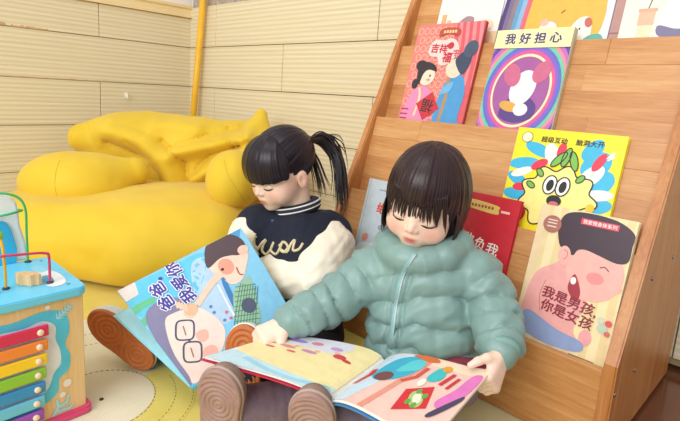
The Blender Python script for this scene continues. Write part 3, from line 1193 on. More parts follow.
def s_flat(p, pts):
    """distance to a line as seen square on to the front of the bag (along its depth axis)"""
    r_, z_ = RH.astype(np.float32), 0
    q = np.stack([p @ r_, p[:, 2], np.zeros(len(p), np.float32)], 1)
    pp = [np.array([float(np.dot(a, RH)), a[2], 0.0]) for a in pts]
    return np.maximum(s_chain(q, pp, [0] * len(pp), 0.004), 0)


BC = P(138, 240, 1.86)
BC[2] = 0.125


def f_base(p):
    d = s_box(p, BC, (0.455, 0.40, 0.126), 0.12, MV)
    d = smin(d, s_ell(p, P(165, 232, 1.75), (0.34, 0.3, 0.155), MV), 0.06)
    d = d + 0.008 * wob(p, 7, 3) + 0.0025 * wob(p, 24, 9)
    # crease that runs from the left arm across the front
    d = d + 0.012 * np.exp(-(s_chain(p, [P(30, 212, 1.6), P(50, 228, 1.56), P(80, 246, 1.5), P(100, 262, 1.47)], [0.0, 0, 0, 0]) / 0.04) ** 2)
    return smax(d, 0.0005 - p[:, 2], 0.03)


def f_arm(p):
    d = s_ell(p, P(74, 183, 1.77), (0.185, 0.15, 0.112), MV)
    d = smin(d, s_cone(p, P(105, 180, 1.80), P(134, 172, 1.84), 0.085, 0.055), 0.05)
    d = d + 0.004 * wob(p, 14, 5) + 0.012 * np.exp(-(s_chain(p, [P(134, 160, 1.75), P(118, 180, 1.70), P(122, 200, 1.68)], [0, 0, 0]) / 0.016) ** 2)
    return d + 0.006 * np.exp(-(s_chain(p, [P(60, 155, 1.8), P(55, 170, 1.68), P(54, 185, 1.64), P(58, 205, 1.66)], [0, 0, 0, 0]) / 0.02) ** 2)


def f_knob(p):
    d = s_ell(p, P(233, 181, 1.66), (0.088, 0.10, 0.098), MV)
    d = smin(d, s_cone(p, P(236, 178, 1.70), P(275, 172, 1.86), 0.09, 0.085), 0.04)
    d = d + 0.003 * wob(p, 20, 6)
    return d + 0.004 * np.exp(-(s_chain(p, [P(226, 150, 1.62), P(229, 175, 1.54), P(243, 200, 1.56)], [0, 0, 0]) / 0.015) ** 2)


def f_back(p):
    # one slack sack of cloth: a soft slab pushed out along folds and pinched along creases
    d = s_box(p, P(180, 166, 2.12), (0.35, 0.12, 0.19), 0.10, MV)
    d = smin(d, s_chain(p, [P(84, 138, 2.04), P(100, 138, 2.04), P(130, 142, 2.05)], [0.062, 0.070, 0.06], 0.03), 0.05)
    d = smin(d, s_chain(p, [P(116, 130, 2.09), P(150, 124, 2.1), P(200, 130, 2.12), P(246, 132, 2.1)], [0.045, 0.045, 0.042, 0.045], 0.04), 0.05)
    d = smin(d, s_chain(p, [P(262, 152, 1.98), P(258, 130, 2.02), P(261, 114, 2.04)], [0.085, 0.045, 0.024], 0.03), 0.04)
    for pts, a, w in (([P(118, 128, 2.02), P(146, 142, 1.98), P(162, 164, 1.95), P(165, 188, 1.9)], 0.06, 0.055), ([P(250, 134, 2.0), P(214, 145, 1.96), P(174, 153, 1.96)], 0.055, 0.034),
                      ([P(244, 158, 1.94), P(214, 168, 1.92), P(190, 182, 1.9)], 0.06, 0.036), ([P(160, 122, 2.05), P(200, 127, 2.05)], 0.02, 0.03)):
        d = d - a * np.exp(-(s_flat(p, pts) / w) ** 2)
    for pts, a, w in (([P(106, 142, 1.96), P(136, 162, 1.9), P(150, 190, 1.84)], 0.030, 0.010), ([P(158, 142, 1.94), P(178, 166, 1.9), P(176, 190, 1.84)], 0.040, 0.011),
                      ([P(168, 149, 1.96), P(205, 136, 1.97), P(240, 129, 2.0)], 0.030, 0.009), ([P(184, 178, 1.87), P(204, 158, 1.89), P(240, 146, 1.93)], 0.034, 0.009),
                      ([P(200, 184, 1.85), P(224, 166, 1.87), P(242, 156, 1.9)], 0.018, 0.007), ([P(226, 128, 2.0), P(232, 150, 1.93)], 0.016, 0.006), ([P(240, 126, 2.0), P(248, 142, 1.95)], 0.016, 0.006),
                      ([P(128, 122, 2.04), P(156, 134, 2.0)], 0.010, 0.012), ([P(90, 126, 2.0), P(96, 150, 1.96)], 0.006, 0.010), ([P(132, 140, 2.0), P(150, 168, 1.9)], 0.010, 0.010)):
        d = d + a * np.exp(-(s_flat(p, pts) / w))
    d = d + 0.005 * (np.abs(wob(p, 15, 8, 3)) - 0.4) + 0.0025 * wob(p, 36, 2)
    return smax(d * 0.8, 0.001 - p[:, 2], 0.02)


for nm, fn, lo, hi, h in (('base_cushion', f_base, (0.0, -1.35, -0.01), (1.4, 0.0, 0.45), 0.009),
                          ('arm', f_arm, (0.1, -1.25, 0.05), (0.9, -0.45, 0.5), 0.007),
                          ('arm', f_knob, (0.7, -0.8, 0.1), (1.4, -0.05, 0.55), 0.006),
                          ('backrest', f_back, (0.005, -1.1, 0.0), (1.3, -0.005, 0.62), 0.007)):
    Vv, Q = solid(fn, lo, hi, h)
    obj(nm, fast_mesh(nm, Vv, Q, YC), bag, world=True)
seam_m = mat('seam_thread', 'd2a91e', 0.8)
for fn, pts, d0 in ((f_arm, [(60, 160), (56, 172), (55, 186), (58, 200)], 1.4), (f_knob, [(224, 160), (228, 175), (237, 190), (246, 203)], 1.35)):
    pp = [hit(fn, u, v, d0, 2.4, 1500) for u, v in smooth_path(pts, 8)]
    pp = [q - FW * 0.0004 for q in pp if q is not None]
    if len(pp) > 2:
        tube('seam', pp, 0.0009, seam_m, bag, 6, world=True)

# ------------------------------------------------------------------ activity cube
cube = thing('activity_cube', 'wooden toddler activity cube with blue top, coloured xylophone bars and wire bead maze', 'toy', (1.385, -1.236, 0.0))
CO = np.array([1.385, -1.236, 0.0])
BIRCH = wood('birch_ply', hx('d2a870'), hx('e2bd88'), hx('ecca9a'), 2, 0.5, 0.1)
SKY = mat('sky_blue_paint', '6ccdf0', 0.35, 0.03)
PINK = mat('pink_paint', 'e0487c', 0.35, 0.03)


def rrect(x0, y0, x1, y1, r, n=5):
    pts = []
    for cx, cy, a0 in ((x1 - r, y1 - r, 0), (x0 + r, y1 - r, 90), (x0 + r, y0 + r, 180), (x1 - r, y0 + r, 270)):
        for k in range(n + 1):
            a = math.radians(a0 + 90 * k / n)
            pts.append((cx + r * math.cos(a), cy + r * math.sin(a)))
    return pts


HX, HY = 0.093, 0.096
obj('body', rbox('body', 2 * HX, 2 * HY, 0.226, BIRCH, 0.002), cube, loc=(0, 0, 0.125))
obj('base_board', prism('base_board', rrect(-HX - 0.01, -HY - 0.01, HX + 0.01, HY + 0.01, 0.014), 0.013, PINK, bev=0.002), cube)
top = obj('top_board', prism('top_board', rrect(-HX - 0.012, -HY - 0.008, HX + 0.008, HY + 0.006, 0.016), 0.016, SKY, bev=0.002), cube, loc=(0, 0, 0.238))
ZT = 0.254


def tp(u, v):
    return PZ(u, v, ZT) - CO


At = Art(lambda x, y, l: (x, y, ZT + 0.0004 + l))
pm_ = lambda u, v: tuple(tp(u, v)[:2])
At.spoly([pm_(40, 270), pm_(58, 273), pm_(66, 282), pm_(52, 287), pm_(38, 281)], 'e8edf2', 1)
At.spoly([pm_(42, 277), pm_(50, 276), pm_(54, 282), pm_(44, 285)], '3f9fcb', 2)
At.spoly([pm_(30, 268), pm_(40, 266), pm_(48, 270), pm_(38, 273)], '86d4ef', 2)
At.ell(*pm_(68, 284), 0.003, 0.003, '4b8fae', 3)
At.ell(*pm_(41, 261), 0.003, 0.003, '4b8fae', 3)
At.build('top_print', cube)

WIRE_G, WIRE_P, WIRE_Y = mat('green_wire', '37b36a', 0.3), mat('crimson_wire', 'cf3b64', 0.3), mat('yellow_wire', 'e9b83a', 0.3)
SOCK = mat('dark_socket', '2c3b50', 0.5)
sock_me = lathe('wire_socket', [(0.0062, 0), (0.0062, 0.002), (0.004, 0.0034)], SOCK, 14)
g0 = tp(28, 262)
g1 = g0 + np.array([-0.03, -0.075, 0])
zz = np.array([0, 0, 1.0])
green = smooth_path([g0, g0 + zz * 0.06, g0 + zz * 0.11, g0 + zz * 0.135 + [-.002, -.012, 0], g0 + zz * 0.145 + [-.008, -.04, 0], g1 + zz * 0.14, g1 + zz * 0.1, g1 + zz * 0.05, g1], 6)
tube('bead_wire', green, 0.0024, WIRE_G, cube, 8)
gr = [g0 + zz * 0.103 + np.array([-0.012 + 0.022 * math.cos(a) - .012, -0.03 + 0.03 * math.sin(a), 0.002 * math.sin(2 * a)]) for a in np.linspace(0, 2 * math.pi, 28)[:-1]]
tube('bead_wire', gr, 0.0024, WIRE_G, cube, 8, closed=True)
p0 = tp(50, 283)
p1 = p0 + np.array([-0.005, -0.085, 0])
tube('bead_wire', smooth_path([p0, p0 + zz * 0.05, p0 + zz * 0.058 + [0, -.006, 0], p0 + zz * 0.062 + [0, -.03, 0], p1 + zz * 0.064, p1 + zz * 0.05, p1], 6), 0.0024, WIRE_P, cube, 8)
y0 = tp(6, 289)
y1 = y0 + np.array([-0.06, -0.03, 0])
tube('bead_wire', smooth_path([y0, y0 + zz * 0.045, y0 + zz * 0.085 + [-.004, -.002, 0], y0 + zz * 0.098 + [-.02, -.01, 0], y1 + zz * 0.09, y1 + zz * 0.04, y1], 6), 0.0026, WIRE_Y, cube, 8)
for q in (g0, g1, p0, p1, y0, y1):
    obj('wire_socket', sock_me, cube, loc=q)
bead = lathe('bead', [(0.003, -0.008), (0.008, -0.0065), (0.0105, 0), (0.008, 0.0065), (0.003, 0.008)], mat('lime_bead', '8ec63f', 0.35), 16)
obj('bead', bead, cube, loc=y0 + zz * 0.094 + np.array([-.012, -.006, 0]), rot=(0.6, 1.2, 0))
# lobed wooden block
lob = [(0.021 * math.cos(a) * (1 + 0.12 * math.cos(4 * a)), 0.011 * math.sin(a) * (1 + 0.2 * math.cos(6 * a))) for a in np.linspace(0, 2 * math.pi, 41)[:-1]]
bc = tp(27, 287)
obj('wooden_bead', prism('wooden_bead', lob, 0.021, BIRCH, bev=0.0015), cube, loc=(bc[0] - 0.012, bc[1] + 0.006, ZT), rot=(0, 0, 0.75))
# white standing panel with blue wave, rounded top
WHITE = mat('white_gloss', 'f4f4f2', 0.35, 0.02)
pb = tp(29, 262)
pan = [(0.0, 0.0), (-0.004, 0.04), (-0.012, 0.075), (-0.013, 0.10), (-0.016, 0.122), (-0.026, 0.135), (-0.042, 0.139), (-0.07, 0.138), (-0.085, 0.13), (-0.09, 0.1), (-0.095, 0.0)]
pn = obj('arch_panel', prism('arch_panel', pan, 0.03, WHITE, 'x', bev=0.004), cube, loc=(pb[0] - 0.045, pb[1] + 0.004, ZT))
wav = [(-0.024, 0.0), (-0.022, 0.03), (-0.026, 0.05), (-0.03, 0.07), (-0.038, 0.086), (-0.048, 0.09), (-0.06, 0.085), (-0.08, 0.088), (-0.088, 0.07), (-0.09, 0.0)]
obj('wave_board', prism('wave_board', wav, 0.006, mat('cyan_paint', '35b5e0', 0.35), 'x', bev=0.001), pn, loc=(0.0305, 0, 0))

# xylophone face (faces +x), y runs to -y away from the corner
FX = HX
Af = Art(lambda x, y, l: (FX + 0.0004 + l, HY - x, y))
Af.spoly([(0.03, 0.205), (0.045, 0.218), (0.075, 0.222), (0.12, 0.215), (0.17, 0.222), (0.19, 0.2), (0.19, 0.02), (0.11, 0.03), (0.072, 0.045), (0.05, 0.06), (0.046, 0.085), (0.03, 0.098), (0.026, 0.125), (0.034, 0.15), (0.026, 0.175)][::1], '4fc2e6', 1)
Af.spoly([(0.05, 0.19), (0.07, 0.205), (0.1, 0.2), (0.15, 0.2), (0.18, 0.17), (0.18, 0.06), (0.12, 0.05), (0.07, 0.07), (0.055, 0.1), (0.043, 0.115), (0.043, 0.14), (0.05, 0.165)], 'dfe3f0', 2)
for x, y, r in ((0.061, 0.228, 0.0042), (0.033, 0.072, 0.0075), (0.042, 0.052, 0.0055)):
    Af.ell(x, y, r, r, 'ece6e2', 3)
for (x0, y0_, x1, y1_) in ((0.046, 0.203, 0.022, 0.222),):
    Af.stroke([(x0, y0_), (x1, y1_)], 0.0022, '9fd9ea', 3)
    for k in range(5):
        t = k / 5
        bx, by = x0 + (x1 - x0) * t, y0_ + (y1_ - y0_) * t
        Af.stroke([(bx, by), (bx + 0.001, by + 0.011 * (1 - .3 * t))], [0.004, 0.0016], '9fd9ea', 3)
        Af.stroke([(bx, by), (bx - 0.012 * (1 - .3 * t), by - 0.001)], [0.004, 0.0016], '9fd9ea', 3)
for pts in ([(0.06, 0.015), (0.05, 0.03), (0.052, 0.046)], [(0.05, 0.03), (0.035, 0.034), (0.032, 0.048)], [(0.052, 0.022), (0.03, 0.02), (0.024, 0.026)]):
    Af.stroke(pts, [0.006, 0.006, 0.004][:len(pts)], '9fd9ea', 3)
Af.build('face_print', cube)
BARS = ['d6285a', 'f08a3c', 'f7cf2e', '8cc63f', '2f8fd0', '69c2ea', '9a4fc0']
PEG = mat('peg_cap', 'f3d9c4', 0.4)
peg_me = lathe('peg', [(0.0055, 0), (0.0055, 0.003), (0.003, 0.0042)], PEG, 14)
for i, c in enumerate(BARS):
    zc = 0.1905 - i * 0.0262
    x0 = 0.063 + i * 0.0022
    Lb = 0.125 - i * 0.004
    bar = obj('xylophone_bar', rbox('xylophone_bar', 0.006, Lb, 0.0205, mat('bar_' + c, c, 0.3, 0.02), 0.002), cube, loc=(FX + 0.008, HY - x0 - Lb / 2, zc))
    for yy in (Lb / 2 - 0.014, -Lb / 2 + 0.014):
        obj('peg', peg_me, bar, loc=(0.003, yy, 0), rot=(0, math.pi / 2, 0))
    obj('bar_felt', rbox('bar_felt', 0.005, Lb - 0.03, 0.006, mat('felt_white', 'e8e8e4', 0.9), 0), cube, loc=(FX + 0.0028, HY - x0 - Lb / 2, zc))


# ------------------------------------------------------------------ people
def frame(fwd, up_hint):
    """columns: person's right, forward, up"""
    f = nrm(fwd)
    r = nrm(np.cross(f, up_hint))
    u = np.cross(r, f)
    return np.stack([r, f, u], 1)


def head_frame(yaw, pitch, roll):
    """yaw: turned to the viewer's left; pitch: chin down; roll in degrees"""
    ya, pi_, ro = map(math.radians, (yaw, pitch, roll))
    fh = -FH * math.cos(ya) - RH * math.sin(ya)
    z = np.array([0, 0, 1.0])
    f = fh * math.cos(pi_) - z * math.sin(pi_)
    u = fh * math.sin(pi_) + z * math.cos(pi_)
    r = np.cross(f, u)
    r2 = r * math.cos(ro) + u * math.sin(ro)
    u2 = -r * math.sin(ro) + u * math.cos(ro)
    return np.stack([r2, f, u2], 1)


def f_head(q):
    """child's head, q in head coordinates (right, forward, up), metres"""
    ax = np.abs(q[:, 0])
    m = np.stack([ax, q[:, 1], q[:, 2]], 1)
    d = s_ell(q, (0, -0.010, 0.022), (0.069, 0.083, 0.074))
    d = smin(d, s_ell(q, (0, 0.024, -0.028), (0.057, 0.056, 0.064)), 0.03)
    d = smin(d, s_ell(m, (0.033, 0.046, -0.042), (0.026, 0.024, 0.026)), 0.016)
    d = smin(d, s_ell(q, (0, 0.056, -0.078), (0.018, 0.016, 0.014)), 0.016)
    d = smin(d, s_ell(q, (0, 0.060, -0.055), (0.022, 0.018, 0.018)), 0.012)
    # eye sockets and lids
    d = smax(d, -s_ell(m, (0.029, 0.088, -0.012), (0.017, 0.012, 0.009)), 0.01)
    d = smin(d, s_ell(m, (0.029, 0.063, -0.015), (0.0135, 0.0135, 0.010)), 0.003)
    # nose
    d = smin(d, s_cone(q, (0, 0.073, -0.008), (0, 0.085, -0.031), 0.0045, 0.0072), 0.009)
    d = smin(d, s_ell(m, (0.0085, 0.080, -0.034), (0.0055, 0.006, 0.005)), 0.004)
    # mouth
    d = smin(d, s_ell(q, (0, 0.0765, -0.0535), (0.0145, 0.006, 0.0045)), 0.003)
    d = smin(d, s_ell(q, (0, 0.0745, -0.061), (0.0125, 0.006, 0.0048)), 0.003)
    d = smax(d, -s_ell(q, (0, 0.085, -0.0572), (0.0145, 0.006, 0.0011)), 0.0015)
    # ears
    e = s_ell(m, (0.069, -0.006, -0.022), (0.007, 0.016, 0.024))
    e = smax(e, -s_ell(m, (0.077, 0.001, -0.020), (0.006, 0.008, 0.013)), 0.003)
    return smin(d, e, 0.004)


def skin_tone(q, base, pink, lip):
    """natural colouring of the face: rosy cheeks, nose tip, lips"""
    base, pink, lip = map(np.array, (base, pink, lip))
    ax = np.abs(q[:, 0])
    w = np.exp(-(((ax - 0.036) / 0.017) ** 2 + ((q[:, 2] + 0.040) / 0.015) ** 2 + ((q[:, 1] - 0.055) / 0.035) ** 2))
    w = w + 0.6 * np.exp(-((ax / 0.008) ** 2 + ((q[:, 2] + 0.034) / 0.008) ** 2 + ((q[:, 1] - 0.09) / 0.012) ** 2))
    w = w + 0.6 * np.exp(-(((ax - 0.07) / 0.012) ** 2 + ((q[:, 2] + 0.022) / 0.02) ** 2))
    w = np.clip(w, 0, 1)[:, None] * 0.75
    c = base * (1 - w) + pink * w
    l = np.exp(-((ax / 0.0125) ** 4 + ((q[:, 2] + 0.0572) / 0.0068) ** 4))[:, None] * (q[:, 1:2] > 0.06)
    return c * (1 - l) + lip * l


def lash_paths(s, which=(1, -1), z0=-0.0195, droop=0.0035):
    out = []
    for sx in which:
        pts = []
        for t in np.linspace(0, 1, 9):
            x = sx * (0.0165 + 0.026 * t)
            z = z0 - droop * math.sin(math.pi * t) + 0.001 * t
            ys = np.linspace(0.11, 0.03, 160)
            q = np.stack([np.full(160, x), ys, np.full(160, z)], 1).astype(np.float32)
            f = f_head(q)
            k = int(np.argmax(f < 0))
            pts.append(np.array([x, ys[k], z]) * s)
        out.append(pts)
    return out


def hand_sdf(wrist, palm_dir, back_dir, size, curls, spread, thumb_side, thumb_curl):
    """returns a list of (chain points, radii): palm and five fingers.
    palm_dir: wrist->knuckles, back_dir: out of the back of the hand"""
    f = nrm(palm_dir)
    b = nrm(np.asarray(back_dir) - f * np.dot(back_dir, f))
    s = np.cross(f, b) * thumb_side          # towards the thumb
    L = size
    parts = []
    w = np.asarray(wrist, float)
    kn = [w + f * L * 0.50 + s * L * o for o in (0.17, 0.055, -0.06, -0.165)]
    lens = (0.40, 0.45, 0.42, 0.33)
    # palm: four metacarpals that merge
    for k, o in zip(kn, (0.09, 0.03, -0.03, -0.09)):
        parts.append(([w + s * L * o, k], [0.085 * L, 0.075 * L]))
    for i, (k, ln) in enumerate(zip(kn, lens)):
        a = 0.0
        p = k
        pts, rs = [p], [0.072 * L]
        d0 = nrm(f + s * spread * (1.5 - i) * 0.33)
        for j, (fr, c) in enumerate(zip((0.46, 0.30, 0.24), curls[i] if hasattr(curls[i], '__len__') else (curls[i], curls[i] * 1.1, curls[i] * 0.8))):
            a += math.radians(c)
            dd = d0 * math.cos(a) - b * math.sin(a)
            p = p + dd * ln * L * fr
            pts.append(p)
            rs.append((0.066, 0.06, 0.052)[j] * L)
        parts.append((pts, rs))
    # thumb leaves the side of the palm near its base
    tb = w + f * L * 0.12 + s * L * 0.16
    td = nrm(f * 0.62 + s * 0.62 - b * 0.25)
    t1 = tb + td * L * 0.2
    t2 = t1 + nrm(td * math.cos(thumb_curl) + (-b * 0.7 + f * 0.5 - s * 0.3) * math.sin(thumb_curl)) * L * 0.17
    t3 = t2 + nrm(td * math.cos(1.5 * thumb_curl) + (-b * 0.7 + f * 0.6 - s * 0.5) * math.sin(1.5 * thumb_curl)) * L * 0.14
    parts.append(([w + s * L * 0.05, tb, t1], [0.09 * L, 0.09 * L, 0.078 * L]))
    parts.append(([t1, t2, t3], [0.075 * L, 0.068 * L, 0.056 * L]))
    return parts


def f_hand(p, parts):
    d = None
    for i, (pts, rs) in enumerate(parts):
        c = s_chain(p, pts, rs, 0.003)
        if d is None:
            d = c
        else:
            d = smin(d, c, 0.012 if (i < 4 or i == 8) else 0.0028)
    return d


SKIN_M = vcol_mat('skin', 0.48, sss=0.25, bmp=0.03, bscale=500)
HAIR_M = vcol_mat('dark_hair', 0.34, spec=0.32)
SKIN_B, SKIN_P, SKIN_L = hx('f6d6c2'), hx('f0a493'), hx('cf6f6a')


def bounds(pts, pad):
    a = np.array(pts)
    return a.min(0) - pad, a.max(0) + pad


def solid_obj(name, fn, lo, hi, h, m, parent, tone=None, sm=1):
    Vv, Q = solid(fn, lo, hi, h)
    if sm:
        Vv = relax(Vv, Q, sm, 0.4)
    tn = tone(Vv) if tone is not None else None
    return obj(name, fast_mesh(name, Vv, Q, m, tn), parent, world=True)


def puff(s, gap, amp):
    """stitched tube profile: rounded bulges with tight seams"""
    return amp * (np.sqrt(np.abs(np.sin(math.pi * s / gap)) + 0.02) - 0.75)


def strand(a, b, c, r0, n=8):
    pts = [lerp(lerp(a, b, t), lerp(b, c, t), t) for t in np.linspace(0, 1, n)]
    rs = [r0 * max(0.12, math.sin(math.pi * (0.12 + 0.86 * t)) ** 0.6) for t in np.linspace(0, 1, n)]
    return pts, rs


def shoe(parent, c, L, N, length, width, sole_col, upper_col, rim_col, leg_to, rings, hgt=0.045):
    """c: middle of the sole's ground face, L: heel to toe, N: out of the sole"""
    N = nrm(N)
    L = nrm(np.asarray(L) - N * np.dot(L, N))
    S = np.cross(N, L)
    M = np.stack([S, L, N], 1)
    Mf = M.astype(np.float32)
    cc = np.asarray(c, np.float32)

    def outline(q, grow=0.0):
        a = s_ell(np.stack([q[:, 0], q[:, 1], q[:, 0] * 0], 1), (0, length * 0.17, 0), (width / 2 + grow, length * 0.33 + grow, 1))
        b = s_ell(np.stack([q[:, 0], q[:, 1], q[:, 0] * 0], 1), (0, -length * 0.24, 0), (width * 0.44 + grow, length * 0.26 + grow, 1))
        return smin(a, b, 0.03)

    def f_sole(p):
        q = (p - cc) @ Mf
        g = np.zeros(len(p), np.float32)
        r = None
        for (cy, st) in rings:
            rr = np.sqrt(q[:, 0] ** 2 * 1.15 + (q[:, 1] - cy * length) ** 2)
            r = rr if r is None else np.minimum(r, rr)
        g = 0.0013 * np.cos(2 * math.pi * r / rings[0][1])
        d = outline(q)
        slab = np.abs(q[:, 2] + 0.007) - 0.007
        slab = np.where(q[:, 2] > -0.006, slab + g * (d < -0.006), slab)
        return smax(d, slab, 0.004)

    def f_upper(p):
        q = (p - cc) @ Mf
        taper = 1.0
        d = smax(outline(q, -0.001), np.maximum(q[:, 2] + 0.014, -q[:, 2] - hgt - 0.01), 0.01)
        top = s_ell(q, (0, length * 0.1, -0.012), (width * 0.52, length * 0.42, hgt * 1.15))
        d = smax(d, top, 0.008)
        heel = s_ell(q, (0, -length * 0.22, -0.03), (width * 0.43, length * 0.25, hgt * 1.1))
        d = smin(d, smax(heel, q[:, 2] + 0.013, 0.004), 0.012)
        qa = (np.asarray(leg_to) - np.asarray(c)) @ M
        an = s_cone(q, (0, -length * 0.2, -0.05), (qa[0], qa[1], qa[2]), width * 0.40, width * 0.36)
        an = smax(an, -q[:, 2] - hgt - 0.035, 0.006)
        return smin(d, smax(an, q[:, 2] + 0.014, 0.004), 0.012)
    ext = length * 0.85
    up = solid_obj('shoe', f_upper, cc - ext, cc + ext, 0.003, mat('shoe_' + upper_col, upper_col, 0.75, 0.08, 40, 0.2), parent)
    so = solid_obj('sole', f_sole, cc - ext, cc + ext, 0.0016, mat('rubber_' + sole_col, sole_col, 0.6, 0.08, 60), up, sm=0)
    so.location = (0, 0, 0)

    def f_rim(p):
        q = (p - cc) @ Mf
        return smax(outline(q, 0.0016), np.abs(q[:, 2] + 0.0115) - 0.0035, 0.002)
    rm = solid_obj('rim', f_rim, cc - ext, cc + ext, 0.0022, mat('rim_' + rim_col, rim_col, 0.6, 0.04), up, sm=0)
    rm.location = (0, 0, 0)
    return up


def streak(a, z, seed, amp=0.0011):
    """irregular ridges of combed hair"""
    rg_ = np.random.RandomState(seed)
    out = 0.0
    for f in (19, 31, 47, 71, 103):
        out = out + np.sin(a * f * (0.9 + 0.2 * rg_.rand()) + 1.6 * np.sin(z * (18 + 20 * rg_.rand()) + a * 2) + rg_.rand() * 6.28) * (30.0 / (f + 15)) * 0.7
    return amp * out


def hair_tone(dark, light, f=46, seed=1, cen=(0, -0.02)):
    dark, light = np.array(dark), np.array(light)

    def fn(q):
        az = np.arctan2(q[:, 0] - cen[0], q[:, 1] - cen[1])
        n = 0.5 + 0.5 * np.sin(az * f + 2.5 * np.sin(q[:, 2] * 22 + az * 3) + np.sin(az * 17 + seed))
        n = (n ** 2)[:, None]
        return dark * (1 - n) + light * n
    return fn


# ================================================================== child in the teal puffer jacket
TB = P(428, 395, 1.0)
TB[2] = 0.0
teal = thing('person', 'bob-haired toddler in a teal puffer jacket sitting with an open picture book on the lap', 'person', TB)
HT = P(426, 197, 0.972)
MHT = head_frame(27, 15, 8)
sT = 0.985
tN = P(424, 250, 1.0)            # base of the neck
tP = P(428, 372, 1.035)          # pelvis
shR, elR, wrR = P(372, 272, 1.03), P(326, 305, 1.0), P(286, 323, 0.965)
shL, elL, wrL = P(474, 274, 0.98), P(497, 322, 0.93), P(501, 356, 0.865)
hipR, knR, ftR = P(402, 375, 1.015), P(322, 403, 0.955), P(238, 409, 0.88)
hipL, knL, ftL = P(452, 380, 0.96), P(392, 416, 0.89), P(322, 424, 0.835)
handR = hand_sdf(wrR, P(264, 335, 0.95) - wrR, np.array([0, 0, 1.0]) - FH * 0.5, 0.10, [(30, 30, 25), (40, 45, 35), (45, 50, 35), (48, 50, 35)], 0.25, -1, 0.5)
handL = hand_sdf(wrL, P(490, 388, 0.83) - wrL, RH * 0.75 - FH * 0.5 + np.array([0, 0, .3]), 0.105, [(40, 55, 30), (50, 60, 40), (55, 60, 40), (58, 60, 40)], 0.15, 1, 0.5)


def to_head(p, c, M, s):
    return ((p - np.asarray(c, np.float32)) @ M.astype(np.float32)) / s


def body_T(p):
    d = f_head(to_head(p, HT, MHT, sT)) * sT
    neck_top = HT + MHT @ np.array([0, -0.02, -0.05])
    d = smin(d, s_cone(p, neck_top, tN, 0.038, 0.04), 0.015)
    t = s_chain(p, [tN - [0, 0, .03], lerp(tN, tP, .5), tP], [0.045, 0.058, 0.06], 0.03)
    t = smin(t, s_chain(p, [shR, elR, wrR], [0.032, 0.027, 0.019], 0.01), 0.02)
    t = smin(t, s_chain(p, [shL, elL, wrL], [0.032, 0.027, 0.019], 0.01), 0.02)
    t = smin(t, s_chain(p, [hipR, knR, ftR], [0.045, 0.035, 0.024], 0.01), 0.02)
    t = smin(t, s_chain(p, [hipL, knL, ftL], [0.045, 0.035, 0.024], 0.01), 0.02)
    d = smin(d, t, 0.015)
    d = smin(d, f_hand(p, handR), 0.006)
    return smin(d, f_hand(p, handL), 0.006)


allp = [HT, tN, tP, shR, elR, wrR, shL, elL, wrL, hipR, knR, ftR, hipL, knL, ftL]
lo, hi = bounds(allp, 0.13)
lo[2] = 0.0


def tone_T(Vv):
    return skin_tone(to_head(Vv, HT, MHT, sT), SKIN_B, SKIN_P, SKIN_L)


solid_obj('body', body_T, lo, hi, 0.0021, SKIN_M, teal, tone_T)
DARKLASH = mat('eyelash', '21130f', 0.5)
for pth in lash_paths(1.0):
    tube('eyelash', [HT + MHT @ (q * sT) for q in pth], [0.0008, 0.0015, 0.0019, 0.0021, 0.0021, 0.0021, 0.002, 0.0015, 0.0008], DARKLASH, teal, 6, world=True)


def f_bob(q):
    az = np.arctan2(q[:, 0], q[:, 1] + 0.02)
    v = s_ell(q, (0, -0.013, 0.027), (0.077, 0.093, 0.081))
    sk = s_ell(q, (0, -0.022, -0.018), (0.083, 0.086, 0.098))
    sk = smax(sk, -(q[:, 2] + 0.078 + 0.006 * np.sin(az * 21)), 0.01)
    v = smin(v, sk, 0.02)
    tp_ = np.clip((0.034 - q[:, 2]) / 0.036, 0, 1) * np.clip((q[:, 1] - 0.03) / 0.02, 0, 1)
    v = v + 0.0045 * tp_ * tp_
    fringe = -0.003 + 0.006 * np.sin(q[:, 0] * 260 + 2) * np.sin(q[:, 0] * 90) + 0.004 * np.sin(q[:, 0] * 610 + 1) - 5.0 * q[:, 0] ** 2
    open_w = 0.047 + 0.004 * np.sin(q[:, 2] * 130)
    op = np.maximum(np.maximum(np.abs(q[:, 0]) - open_w, q[:, 2] - fringe), 0.022 - q[:, 1])
    v = smax(v, -op, 0.014)
    return v + streak(az, q[:, 2], 1)


def hair_T(p):
    return f_bob(to_head(p, HT, MHT, sT)) * sT


ht = hair_tone(hx('25181b'), hx('402c30'), 88)
solid_obj('hair', hair_T, HT - 0.15, HT + 0.15, 0.0018, HAIR_M, teal, lambda Vv: ht(to_head(Vv, HT, MHT, sT)))
HAIR_P = mat('hair_strand', '291b1e', 0.4)
rg = random.Random(8)
SP, SR = [], []
for i in range(40):       # loose fringe strands
    x = -0.056 + 0.112 * i / 39
    yy = 0.079 - 5.5 * x * x
    a = np.array([x * 0.88, yy - 0.005, 0.046])
    b = np.array([x * 1.0, yy + 0.0045, 0.010])
    c = np.array([x * 1.03 + rg.uniform(-.006, .006), yy + 0.001, -0.004 - 5.0 * x * x - rg.uniform(0, 0.012)])
    pts, rs = strand(a, b, c, 0.0015)
    SP.append([HT + MHT @ (q * sT) for q in pts])
    SR.append(rs)
for sx in (-1, 1):       # side locks in front of the ears
    for i in range(26):
        t = rg.random()
        a = np.array([sx * (0.070 + .003 * t), 0.03 - 0.045 * t, 0.0])
        b = np.array([sx * (0.079 + .004 * t), 0.036 - 0.05 * t, -0.04])
        c = np.array([sx * (0.068 + .008 * t), 0.036 - 0.05 * t, -0.075 - rg.uniform(0, .026)])
        pts, rs = strand(a, b, c, 0.0017)
        SP.append([HT + MHT @ (q * sT) for q in pts])
        SR.append(rs)
multi_tube('hair_strands', SP, SR, HAIR_P, teal, 6, world=True)

